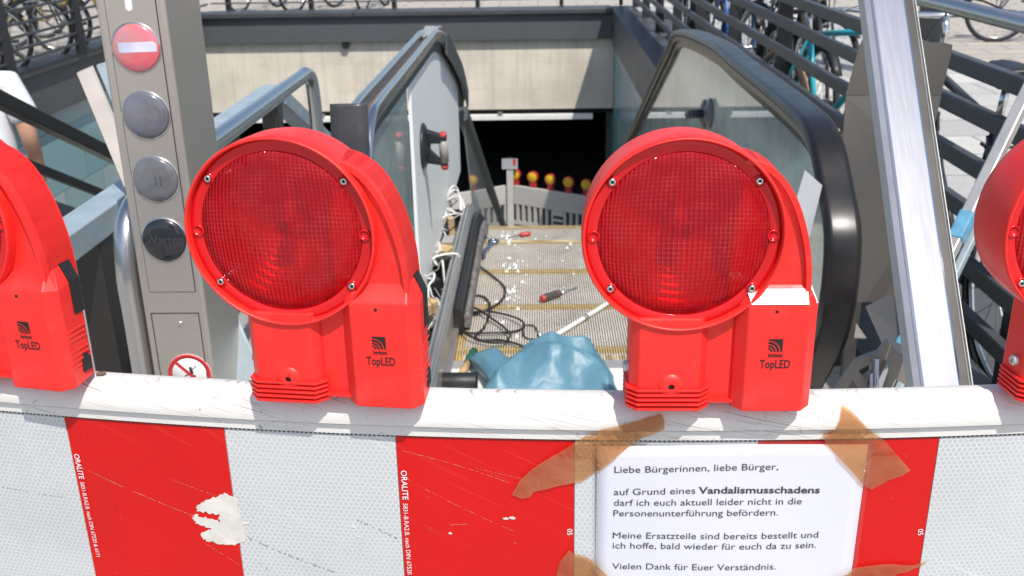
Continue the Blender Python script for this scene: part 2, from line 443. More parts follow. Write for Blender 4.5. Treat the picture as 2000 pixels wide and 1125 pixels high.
def mat_disc(name, c, emit=None, c2=None):
    m, nt, b, co = new_mat(name)
    f = noise_t(nt, co, 16, 3)
    nt.links.new(ramp(nt, f, [(.35, c2 or tuple(x * .75 for x in c)), (.65, tuple(x * 1.2 for x in c))]), b.inputs['Base Color'])
    b.inputs['Roughness'].default_value = .25
    b.inputs['Coat Weight'].default_value = .8
    b.inputs['Coat Roughness'].default_value = .06
    if emit:
        b.inputs['Emission Color'].default_value = (*emit[0], 1)
        b.inputs['Emission Strength'].default_value = emit[1]
    return m
M['disc_red'] = mat_disc('signal_lens_red', (.50, .10, .12), ((1, .10, .12), .13), (.40, .26, .27))  # grey-pink patches paint the surroundings' reflection into the red lens
M['disc_bar'] = mat_disc('signal_lens_bar', (.50, .50, .66), ((.75, .78, 1), .16))
M['disc_grey'] = mat_disc('signal_lens_grey', (.14, .14, .165))
M['disc_grey2'] = mat_disc('signal_lens_smoked', (.15, .155, .165))
M['disc_black'] = mat_disc('signal_lens_black', (.012, .013, .016))
M['disc_text'] = plain('dull_lens_lettering', (.035, .036, .04), .4)
M['tube_lamp'] = mat_disc('light_strip', (.75, .78, .72), ((1, 1, .93), .05))

# ------------------------------------------------------------------ mesh helpers
class MB:
    def __init__(s): s.v = []; s.f = []; s.sm = []
    def add(s, vs, fs, smooth=False):
        o = len(s.v); s.v += [Vector(v) for v in vs]
        for f in fs: s.f.append([i + o for i in f]); s.sm.append(smooth)
        return s
    def box(s, a, b, ch=0):
        """axis aligned box, optionally with chamfered vertical edges"""
        (x0, y0, z0), (x1, y1, z1) = a, b
        if ch:
            o = [(x0 + ch, y0), (x1 - ch, y0), (x1, y0 + ch), (x1, y1 - ch), (x1 - ch, y1), (x0 + ch, y1), (x0, y1 - ch), (x0, y0 + ch)]
            return s.prism([(x, y, z0) for x, y in o], (0, 0, z1 - z0))
        v = [(x0, y0, z0), (x1, y0, z0), (x1, y1, z0), (x0, y1, z0), (x0, y0, z1), (x1, y0, z1), (x1, y1, z1), (x0, y1, z1)]
        return s.add(v, [(3, 2, 1, 0), (4, 5, 6, 7), (0, 1, 5, 4), (1, 2, 6, 5), (2, 3, 7, 6), (3, 0, 4, 7)])
    def prism(s, pts, d, smooth=False):
        n = len(pts); d = Vector(d)
        v = [Vector(p) for p in pts] + [Vector(p) + d for p in pts]
        f = [list(range(n))[::-1], list(range(n, 2 * n))]
        s.add(v, f); o = len(s.v) - 2 * n
        for i in range(n):
            j = (i + 1) % n
            s.f.append([o + i, o + j, o + n + j, o + n + i]); s.sm.append(smooth)
        return s
    def tube(s, path, r, n=10, cap=True, flat=None):
        path = [Vector(p) for p in path]; m = len(path)
        rs = r if isinstance(r, (list, tuple)) else [r] * m
        T = []
        for i in range(m):
            t = path[min(i + 1, m - 1)] - path[max(i - 1, 0)]
            T.append(t.normalized() if t.length > 1e-9 else Vector((0, 0, 1)))
        up = Vector((0, 0, 1)) if abs(T[0].z) < .9 else Vector((0, 1, 0))
        u = T[0].cross(up).normalized(); vs = []
        for i in range(m):
            u = (u - T[i] * u.dot(T[i])).normalized(); w_ = T[i].cross(u)
            for k in range(n):
                a = 2 * PI * k / n
                q = flat or 1
                vs.append(path[i] + u * math.cos(a) * rs[i] + w_ * math.sin(a) * rs[i] * q)
        fs = []
        for i in range(m - 1):
            for k in range(n):
                k2 = (k + 1) % n
                fs.append((i * n + k, i * n + k2, (i + 1) * n + k2, (i + 1) * n + k))
        s.add(vs, fs, True)
        if cap:
            o = len(s.v) - len(vs)
            s.f.append([o + k for k in range(n)][::-1]); s.sm.append(False)
            s.f.append([o + (m - 1) * n + k for k in range(n)]); s.sm.append(False)
        return s
    def sweep(s, path, prof, smooth=False, cap=True):
        """closed profile [(along X, along the outward normal)] swept along a YZ path [(y, z)] about x = 0"""
        m, n = len(path), len(prof); vs = []
        for i in range(m):
            a, b = path[max(i - 1, 0)], path[min(i + 1, m - 1)]
            t = Vector((b[0] - a[0], b[1] - a[1])).normalized(); nn = Vector((-t.y, t.x))
            for x, q in prof: vs.append((x, path[i][0] + nn.x * q, path[i][1] + nn.y * q))
        fs = []
        for i in range(m - 1):
            for k in range(n):
                k2 = (k + 1) % n
                fs.append((i * n + k, i * n + k2, (i + 1) * n + k2, (i + 1) * n + k))
        s.add(vs, fs, smooth)
        if cap:
            o = len(s.v) - len(vs)
            s.f.append([o + k for k in range(n)][::-1]); s.sm.append(False)
            s.f.append([o + (m - 1) * n + k for k in range(n)]); s.sm.append(False)
        return s
    def lathe(s, prof, c, axis='y', n=40, smooth=True, cap=False):
        """profile [(r, h)] turned about an axis through c"""
        c = Vector(c); vs = []
        for r, h in prof:
            for k in range(n):
                a = 2 * PI * k / n; p, q = r * math.cos(a), r * math.sin(a)
                vs.append(c + (Vector((p, h, q)) if axis == 'y' else Vector((p, q, h)) if axis == 'z' else Vector((h, p, q))))
        fs = []
        for i in range(len(prof) - 1):
            for k in range(n):
                k2 = (k + 1) % n
                fs.append((i * n + k, i * n + k2, (i + 1) * n + k2, (i + 1) * n + k))
        s.add(vs, fs, smooth)
        o = len(s.v) - len(vs)
        for i in (0, len(prof) - 1) if cap else ():
            if prof[i][0] > 1e-6: s.f.append([o + i * n + k for k in range(n)]); s.sm.append(False)
        return s
    def grid(s, rows, smooth=True):
        n = len(rows[0]); vs = [p for r in rows for p in r]
        fs = [(i * n + j, i * n + j + 1, (i + 1) * n + j + 1, (i + 1) * n + j) for i in range(len(rows) - 1) for j in range(n - 1)]
        return s.add(vs, fs, smooth)
    def bar(s, a, b, wx, wz):
        """rectangular bar from a to b; wx across (horizontal), wz the other way"""
        a, b = Vector(a), Vector(b); t = (b - a).normalized()
        up = Vector((0, 0, 1)) if abs(t.z) < .95 else Vector((0, 1, 0))
        u = t.cross(up).normalized() * wx / 2; v = u.cross(t).normalized() * wz / 2
        q = [a - u - v, a + u - v, a + u + v, a - u + v]
        return s.prism(q, b - a)
    def build(s, name, mat, parent=None, bevel=0, origin=None, solid=0, seg=2):
        me = bpy.data.meshes.new(name)
        vs = s.v
        ofs = Vector((0, 0, 0))
        if origin is not None: ofs = Vector(origin)
        elif parent is not None and parent.get('world_children'): ofs = parent.location.copy() if parent.parent is None else parent.location + parent.parent.location
        me.from_pydata([v - ofs for v in vs], [], s.f)
        me.polygons.foreach_set('use_smooth', s.sm)
        bm = bmesh.new(); bm.from_mesh(me)
        bmesh.ops.recalc_face_normals(bm, faces=bm.faces); bm.to_mesh(me); bm.free()
        me.update()
        o = bpy.data.objects.new(name, me); COL.objects.link(o)
        if parent is not None:
            o.parent = parent
            if parent.get('world_children'): o['world_children'] = 1
        if origin is not None: o.location = ofs - (parent.location if parent is not None and parent.get('world_children') else Vector((0, 0, 0)))
        if mat is not None: me.materials.append(M[mat] if isinstance(mat, str) else mat)
        if bevel:
            b = o.modifiers.new('bevel', 'BEVEL'); b.width = bevel; b.segments = seg; b.limit_method = 'ANGLE'; b.angle_limit = math.radians(35)
        if solid:
            b = o.modifiers.new('solid', 'SOLIDIFY'); b.thickness = solid; b.offset = 0
        return o
def tag(o, label, cat, group=None, kind=None):
    o['label'] = label; o['category'] = cat
    if group: o['group'] = group
    if kind: o['kind'] = kind
    return o
def thing(name, label, cat, loc=(0, 0, 0), rz=0, group=None, world=True):
    """an Empty at the thing's base; world=True: children are given in world coordinates"""
    o = bpy.data.objects.new(name, None); COL.objects.link(o)
    o.empty_display_size = .1
    o.location = loc; o.rotation_euler = (0, 0, rz)
    if world: o['world_children'] = 1
    return tag(o, label, cat, group)
def struct(o):
    o['kind'] = 'structure'; return o
def single(mb, name, mat, label, cat, group=None, origin=None, **kw):
    if origin is None:
        origin = sum(mb.v, Vector()) / len(mb.v)
    return tag(mb.build(name, mat, None, origin=origin, **kw), label, cat, group)
def cr(pts, n=8, closed=False):
    """Catmull-Rom through points of any dimension"""
    P = [Vector(p) for p in pts]; out = []
    m = len(P)
    for i in range(m if closed else m - 1):
        if closed: a, b, c, d = P[i - 1], P[i], P[(i + 1) % m], P[(i + 2) % m]
        else: a, b, c, d = P[max(i - 1, 0)], P[i], P[i + 1], P[min(i + 2, m - 1)]
        for k in range(n):
            t = k / n
            out.append(.5 * ((2 * b) + (c - a) * t + (2 * a - 5 * b + 4 * c - d) * t * t + (3 * b - a - 3 * c + d) * t ** 3))
    if not closed: out.append(P[-1])
    return out
def text_mesh(txt, bold=0.0, res=3):
    """lettering as a flat mesh, 1 unit em; returns verts, faces, (x0, x1)"""
    cu = bpy.data.curves.new('txt', 'FONT'); cu.body = txt; cu.size = 1; cu.offset = bold
    cu.resolution_u = res; cu.fill_mode = 'FRONT' if hasattr(cu, 'fill_mode') else cu.fill_mode
    o = bpy.data.objects.new('txt', cu); COL.objects.link(o)
    dg = bpy.context.evaluated_depsgraph_get()
    me = bpy.data.meshes.new_from_object(o.evaluated_get(dg))
    vs = [v.co.copy() for v in me.vertices]; fs = [list(p.vertices) for p in me.polygons]
    bpy.data.objects.remove(o); bpy.data.curves.remove(cu); bpy.data.meshes.remove(me)
    xs = [v.x for v in vs]
    return vs, fs, (min(xs), max(xs))

# ------------------------------------------------------------------ the setting: paving, pit, stairs, tunnel
XL, XR, YB = -4.75, 1.03, 14.5        # inner faces of the pit's left, right and back cladding
mb = MB()
mb.add([(1.36, -6, 0), (60, -6, 0), (60, 90, 0), (1.36, 90, 0)], [(0, 1, 2, 3)])
mb.add([(-60, -6, 0), (-5.1, -6, 0), (-5.1, 90, 0), (-60, 90, 0)], [(0, 1, 2, 3)])
mb.add([(-5.1, 14.86, 0), (1.36, 14.86, 0), (1.36, 90, 0), (-5.1, 90, 0)], [(0, 1, 2, 3)])
mb.add([(-60, -60, 0), (60, -60, 0), (60, -6, 0), (-60, -6, 0)], [(0, 1, 2, 3)])
struct(mb.build('pavement', 'paving'))
mb = MB()
mb.add([(1.362, -2, .004), (4.1, -2, .004), (4.1, 16, .004), (1.362, 16, .004)], [(0, 1, 2, 3)])
struct(mb.build('bicycle_parking_ground', 'slab'))
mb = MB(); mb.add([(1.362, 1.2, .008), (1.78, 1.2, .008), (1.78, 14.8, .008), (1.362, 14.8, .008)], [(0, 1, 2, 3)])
M['dark_ground_strip'] = plain('dark_strip_surface', (.075, .078, .085), .8, var=.15, scale=12)  # darker strip of ground alongside the right coping
struct(mb.build('dark_ground_strip', 'dark_ground_strip'))
mb = MB(); mb.add([(-60, 24, .006), (60, 22, .006), (60, 32, .006), (-60, 34, .006)], [(0, 1, 2, 3)])
M['asphalt'] = plain('asphalt', (.09, .09, .09), .9, var=.2, scale=30)
struct(mb.build('road', 'asphalt'))
mb = MB()
mb.box((-5.1, -6, -.4), (1.36, 3.05, 0))
struct(mb.build('landing_floor', 'landing'))
# pit floor far down
mb = MB(); mb.box((-5.2, 9.0, -3.9), (1.6, 32, -3.7))
struct(mb.build('underpass_floor', 'stair'))

def pit_wall(name, label, faces):
    t = thing(name, label, 'wall', faces['base'])
    for nm, mat, boxes, bev in faces['parts']:
        m_ = MB()
        for a, b in boxes: m_.box(a, b)
        m_.build(nm, mat, t, bevel=bev)
    return t
pit_wall('pit_wall', 'right pit wall of pale and teal glass panels under dark grey cladding, below the bicycle railing',
         dict(base=(1.2, 8, -3.7), parts=[
             ('coping', 'anthracite', [((XR, 1.2, .02), (1.36, YB + .3, .09))], .006),
             ('cladding', 'cladding', [((XR + .012, 3.05, -.42), (1.34, YB + .002, .018))], .003),
             ('tiled_face', 'tile', [((XR + .05, 3.05, -3.7), (1.34, YB + 1.6, -.424))], 0)]))
pit_wall('pit_wall', 'left pit wall of pale and teal glass panels under dark grey cladding, behind the person',
         dict(base=(-4.9, 8, -3.7), parts=[
             ('coping', 'anthracite', [((-5.1, 1.2, .02), (XL, YB + .3, .09))], .006),
             ('cladding', 'cladding', [((-5.08, 1.2, -.40), (XL - .05, YB + .002, .018))], .003),
             ('tiled_face', 'tile', [((-5.08, 3.05, -3.7), (XL - .14, YB + 1.6, -.404))], 0)]))
t = pit_wall('pit_wall', 'back pit wall of stained beige concrete under dark grey cladding, above the black tunnel mouth',
             dict(base=(-1.9, YB, -1.42), parts=[
                 ('coping', 'anthracite', [((XL + .002, YB - .07, .022), (-2.6, YB + .36, .094)), ((-2.594, YB - .07, .022), (XR - .002, YB + .36, .094))], .012),
                 ('cladding', 'cladding', [((XL - .046, YB, -.33), (XR + .01, YB + .3, .02))], .003),
                 ('concrete_beam', 'concrete', [((XL - .13, YB + .09, -1.33), (XR + .045, YB + .5, -.332))], .004),
                 ('shadow_gap', 'dark', [((XL - .13, YB + .14, -1.40), (XR + .045, YB + .5, -1.332))], 0),
                 ('lintel_strip', 'white_paint', [((XL - .13, YB + .03, -1.475), (XR - .25, YB + .12, -1.402))], .004)]))
m_ = MB()
for x in (-3.2, -.6): m_.box((x, YB + .02, -1.40), (x + .07, YB + .06, -1.36))
m_.build('bracket', 'stainless', t)
m_ = MB(); m_.lathe([(.055, .02), (.055, .09)], (-2.75, YB - .0, -.375), 'y', 16, cap=True)
m_.build('drain_stub', 'rubber', t)
# tunnel beyond the mouth
mb = MB()
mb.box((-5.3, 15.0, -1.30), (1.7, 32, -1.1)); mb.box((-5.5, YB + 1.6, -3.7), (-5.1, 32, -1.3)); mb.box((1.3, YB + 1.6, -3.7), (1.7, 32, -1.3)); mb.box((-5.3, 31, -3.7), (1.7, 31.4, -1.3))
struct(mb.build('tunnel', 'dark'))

# stairs on the left
mb = MB()
prof = [(3.05, -.4), (3.05, 0), (3.6, 0)]
y, z = 3.6, 0.0
while z > -3.6:
    z -= .16; prof.append((y, z)); y += .36; prof.append((y, z))
prof += [(y, -4.2), (y - 1, -4.2)]
mb.prism([(-4.89, a, b) for a, b in prof], (3.95, 0, 0))
tag(mb.build('stone_staircase', 'stair'), 'grey stone stairs leading down from the landing on the left of the escalator', 'staircase')

# ------------------------------------------------------------------ foreground barrier
def front(x):   # plan line of the foil face
    return .979 - .04 * x + .112 * x * x
def B(x, off, z):
    """point of the barrier: x along it, off towards the camera from the foil face, z height"""
    d = -.04 + .224 * x; n = Vector((d, -1, 0)).normalized()
    return Vector((x + n.x * off, front(x) + n.y * off, z))
def Bpx(px, py, off=0.0):
    """where the sight line through a photo pixel meets the barrier's (curved) face"""
    d = ray(px, py); t = 1.0
    for _ in range(30):
        p = CAM + d * t; t += (front(p.x) - off - p.y) / (d.y)
    p = CAM + d * t
    return p.x, p.z
def rail_off(z):
    """surface of the barrier (foil, lip, round rail) towards the camera at height z"""
    if z < .903: return .0015
    if z < .912: return .005
    c, r = .918, .028
    if z < .9465: return max(-.018 + math.sqrt(max(0, r * r - (z - c) ** 2)), -.004)
    return -.018
def Bgrid(mb, x0, x1, prof, n=40, closed=True):
    m = len(prof); vs = []
    for i in range(n + 1):
        x = x0 + (x1 - x0) * i / n
        for o, z in prof: vs.append(B(x, o, z))
    fs = []
    for i in range(n):
        for k in range(m if closed else m - 1):
            k2 = (k + 1) % m
            fs.append((i * m + k, i * m + k2, (i + 1) * m + k2, (i + 1) * m + k))
    mb.add(vs, fs, False)
    o = len(mb.v) - len(vs)
    if closed:
        mb.f.append([o + k for k in range(m)]); mb.sm.append(False)
        mb.f.append([o + n * m + k for k in range(m)][::-1]); mb.sm.append(False)
    return mb
BX0, BX1 = -1.15, 1.05
bar_t = thing('safety_barrier', 'white plastic safety barrier with red and white reflective stripes, carrying the red lamps', 'barrier', (-.05, front(-.05), 0))
roll = [(-.018 + .028 * math.cos(a), .918 + .028 * math.sin(a)) for a in [math.radians(q) for q in range(-8, 200, 8)]]
rail_prof = [(.0045, .8995), (.0045, .9105), (-.001, .9125), (.001, .9135)] + roll + [(-.046, .88), (-.006, .88), (-.006, .8995)]
ob = Bgrid(MB(), BX0, BX1, rail_prof, 60).build('rail', 'rail_plastic', bar_t)
for p in ob.data.polygons: p.use_smooth = True
ob.data.set_sharp_from_angle(angle=math.radians(28))
Bgrid(MB(), BX0, BX1, [(-.001, .64), (-.001, .8985), (-.005, .8985), (-.035, .8985), (-.035, .64)], 60).build('panel', 'white_plastic', bar_t)
# perforated dark seam along the top of the foil
seam = MB()
x = BX0 + .01
while x < BX1 - .01:
    q = [B(x, .0022, .8962), B(x + .0026, .0022, .8962), B(x + .0026, .0022, .8992), B(x, .0022, .8992)]
    seam.add(q, [(0, 1, 2, 3)]); x += .0052
M['worn_brush'] = plain('worn_brush', (.16, .15, .15), .6, var=.5, scale=26, dirt=(.5, .45, .43), dirt_amt=.7, dscale=30)
M['worn_sheet'] = plain('worn_sheet_metal', (.36, .33, .30), .6, .3, var=.1, scale=14, dirt=(.24, .2, .16), dirt_amt=.5, dscale=10)
M['stand_steel'] = plain('stand_steel', (.30, .275, .25), .5, .45, var=.08, scale=9)
M['card_grey'] = plain('pale_card', (.52, .54, .56), .6, var=.04)
M['amber_housing'] = plain('shaded_red_housing', (.45, .03, .025), .5, var=.1)  # darker red: shade on the back of the housing is in the colour
M['flange_steel'] = plain('flange_steel', (.55, .55, .56), .5, .7, var=.05)
M['deck_steel'] = plain('scuffed_deck_steel', (.58, .56, .53), .34, .85, var=.08, scale=14, dirt=(.40, .36, .30), dirt_amt=.3, dscale=12)
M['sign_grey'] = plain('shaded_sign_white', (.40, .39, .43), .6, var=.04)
M['seam'] = plain('dirty_perforation', (.06, .055, .045), .9)
sm = seam.build('perforation_row', 'seam', bar_t)
edges = [BX0 + .002, -.958, -.759, -.56, -.362, -.163, .037, .238, .437, .636, .834, BX1 - .002]
foils = []
for i in range(len(edges) - 1):
    red = (i % 2 == 1)  # -.958 starts red
    red = edges[i] in (-.958, -.56, -.163, .238, .636)
    a, b = edges[i] + (.0004), edges[i + 1] - .0004
    m_ = Bgrid(MB(), a, b, [(.0015, .645), (.0015, .8975)], 10, closed=False)
    f_ = m_.build('reflective_foil', 'foil_red' if red else 'foil_white', bar_t)
    f_['label'] = 'red reflective foil stripe' if red else 'white honeycomb reflective foil stripe'
    foils.append(f_)
def text_on_barrier(name, txt, p0, p1, parent, mat, size, bold=0, off=.003, up=None):
    """lettering from p0 to p1 (both (x, z) on the face), letters of height size"""
    vs, fs, (x0, x1) = text_mesh(txt, bold)
    a, b = Vector(p0), Vector(p1); u = (b - a); L = u.length; u.normalize(); v = Vector((-u.y, u.x))
    k = L / (x1 - x0)
    m_ = MB()
    m_.add([B(*(lambda q: (q.x, off, q.y))(a + u * (p.x - x0) * k + v * p.y * size)) for p in vs], fs)
    return m_.build(name, mat, parent)
for (tx, ty, bx_, by_, i) in ((147, 884, 191, 1084, 0), (784, 916, 799, 1150, 1)):
    a, b = Bpx(tx, ty), Bpx(bx_, by_)
    a, b = Vector(a), Vector(b)
    k1 = .25
    fo = [f for f, e in zip(foils, edges) if e == (-.56, -.163)[i]][0]
    text_on_barrier('lettering', 'ORALITE', a, a + (b - a) * .235, fo, 'white_print', .0095, .012)
    text_on_barrier('lettering', "5831-B.RA2.B. nach DIN 67520 & 6171", a + (b - a) * .265, b, fo, 'white_print', .0075, .002)
for (px, py, e) in ((1108, 1030, -.163), (1791, 1031, .238)):
    a = Vector(Bpx(px, py)); b = Vector(Bpx(px, py + 12))
    fo = [f for f, ee in zip(foils, edges) if ee == e][0]
    text_on_barrier('lettering', '05', a, b, fo, 'white_print', .0085, .004)
# torn patch
random.seed(3)
outline = [(388, 985), (412, 972), (440, 963), (463, 968), (466, 990), (470, 1015), (481, 1035), (478, 1058), (455, 1062), (425, 1060), (398, 1052), (394, 1040), (415, 1032), (385, 1022), (378, 1010), (383, 1003), (405, 1010), (428, 1018), (432, 1003), (410, 1000), (386, 996)]
fine = []
for i in range(len(outline)):
    a, b = Vector(outline[i]), Vector(outline[(i + 1) % len(outline)])
    for k in range(6):
        q = a.lerp(b, k / 6); fine.append(q + Vector((random.uniform(-2.6, 2.6), random.uniform(-2.6, 2.6))))
def poly_on_barrier(pts, off, name, mat, parent, th=.0006):
    bm = bmesh.new()
    vs = [bm.verts.new((*p, 0)) for p in pts]
    f = bm.faces.new(vs)
    bmesh.ops.triangulate(bm, faces=[f])
    fs = [[v.index for v in q.verts] for q in bm.faces] if False else None
    bm.verts.index_update()
    fs = [[v.index for v in q.verts] for q in bm.faces]
    m_ = MB(); n = len(pts)
    top = [B(x_, off + th, z_) for x_, z_ in pts]; bot = [B(x_, off, z_) for x_, z_ in pts]
    m_.add(top + bot, fs + [[i, (i + 1) % n, n + (i + 1) % n, n + i] for i in range(n)])
    bm.free()
    return m_.build(name, mat, parent)
tp = poly_on_barrier([Bpx(*p) for p in fine], .0017, 'torn_patch', 'torn', bar_t)
tp['label'] = 'torn off-white patch where the foil has peeled away'
# smaller nicks and flakes of dirt
for (cx, cy, r) in ((478, 1020, 7), (1000, 1010, 5), (988, 1011, 4), (880, 1040, 3), (690, 1028, 3), (700, 1046, 3)):
    pts = []
    for k in range(9):
        a = 2 * PI * k / 9; q = r * random.uniform(.5, 1.2)
        pts.append(Bpx(cx + 1.6 * q * math.cos(a), cy + .6 * q * math.sin(a)))
    poly_on_barrier(pts, .0017, 'nick', 'torn', bar_t)
# long scratches and rows of dirt that cross the foil
M['scratch_pale'] = plain('pale_scratch', (.74, .73, .71), .6, var=.1, scale=60)
M['scratch_pink'] = plain('pink_scratch', (.66, .16, .13), .6, var=.2, scale=60)
M['dirt_mark'] = plain('brown_dirt_mark', (.30, .265, .22), .9, var=.3, scale=90)
def scratch(foil_x, mat, a, b, w_, gap, seed, bow=0):
    random.seed(seed); m_ = MB(); n = 46
    a, b = Vector(a), Vector(b); nn = Vector((-(b - a).y, (b - a).x)).normalized()
    for k in range(n):
        if random.random() < gap: continue
        def at(f): return a.lerp(b, f) + nn * (bow * 4 * f * (1 - f) + random.uniform(-.5, .5))
        p, q = at(k / n), at((k + random.uniform(.6, 1.05)) / n); h_ = w_ * random.uniform(.25, 1)
        cs = [Bpx(*(p - nn * h_ * .5), .002), Bpx(*(q - nn * h_ * .4), .002), Bpx(*(q + nn * h_ * .5), .002), Bpx(*(p + nn * h_ * .4), .002)]
        m_.add([B(x_, .0020, z_) for x_, z_ in cs], [(0, 1, 2, 3)])
    fo = [f for f, e in zip(foils, edges) if e == foil_x][0]
    m_.build('scratch', mat, fo)
scratch(-.362, 'dirt_mark', (474, 1045), (655, 1118), 3.4, .45, 41, 3)
scratch(-.362, 'scratch_pale', (470, 1000), (770, 1106), 2.2, .15, 42, -4)
scratch(-.362, 'scratch_pale', (478, 950), (745, 1090), 2.0, .3, 43, 5)
scratch(-.362, 'scratch_pale', (470, 905), (590, 900), 1.8, .3, 44)
scratch(-.362, 'dirt_mark', (676, 1008), (783, 1056), 3.6, .55, 45, -2)
scratch(-.362, 'scratch_pale', (585, 1100), (640, 1118), 3.0, .2, 46)
scratch(-.362, 'scratch_pale', (575, 985), (650, 988), 2.4, .3, 47)
scratch(-.56, 'scratch_pink', (158, 912), (385, 1010), 2.0, .12, 48, 3)
scratch(-.56, 'scratch_pink', (330, 935), (440, 975), 1.6, .35, 49)
scratch(-.56, 'scratch_pink', (400, 1060), (470, 1105), 1.6, .3, 50)
scratch(-.163, 'scratch_pink', (782, 880), (1000, 945), 1.8, .25, 51, -4)
scratch(-.163, 'scratch_pink', (795, 935), (1010, 1040), 1.6, .4, 52, 4)
scratch(-.163, 'scratch_pink', (930, 915), (1020, 935), 1.8, .35, 53)
scratch(-.163, 'scratch_pink', (880, 1025), (915, 1024), 2.6, .2, 54)
scratch(-.759, 'dirt_mark', (2, 950), (134, 972), 2.6, .5, 55, 2)
# feet and lower frame (out of sight below the frame of the photo)
for x in (-.98, .9):
    m_ = MB()
    m_.bar(B(x, -.02, .03), B(x, -.02, .66), .05, .03)
    m_.build('leg', 'white_plastic', bar_t)
    m_ = MB(); m_.box((x - .1, front(x) - .15, 0), (x + .1, front(x) + .13, .09), .03)
    m_.build('foot', 'rubber', bar_t)
Bgrid(MB(), BX0, BX1, [(-.004, .2), (-.004, .27), (-.03, .27), (-.03, .2)], 20).build('lower_rail', 'white_plastic', bar_t)

# scraps of dry leaf on the rail
def scrap(px, py, z, r, label):
    p = on(px, py, 2, z); m_ = MB()
    random.seed(int(px))
    rows = []
    for i in range(5):
        rows.append([p + Vector(((j - 2) * r * .5 * (1 - .15 * abs(i - 2)), (i - 2) * r * .3, r * .35 * random.random() + .002)) for j in range(5)])
    m_.grid(rows, False)
    return single(m_, 'leaf_scrap', 'rust', label, 'debris', solid=.0012)
scrap(198, 733, .946, .006, 'small dry brown leaf scrap lying on the white rail beside the left lamp')

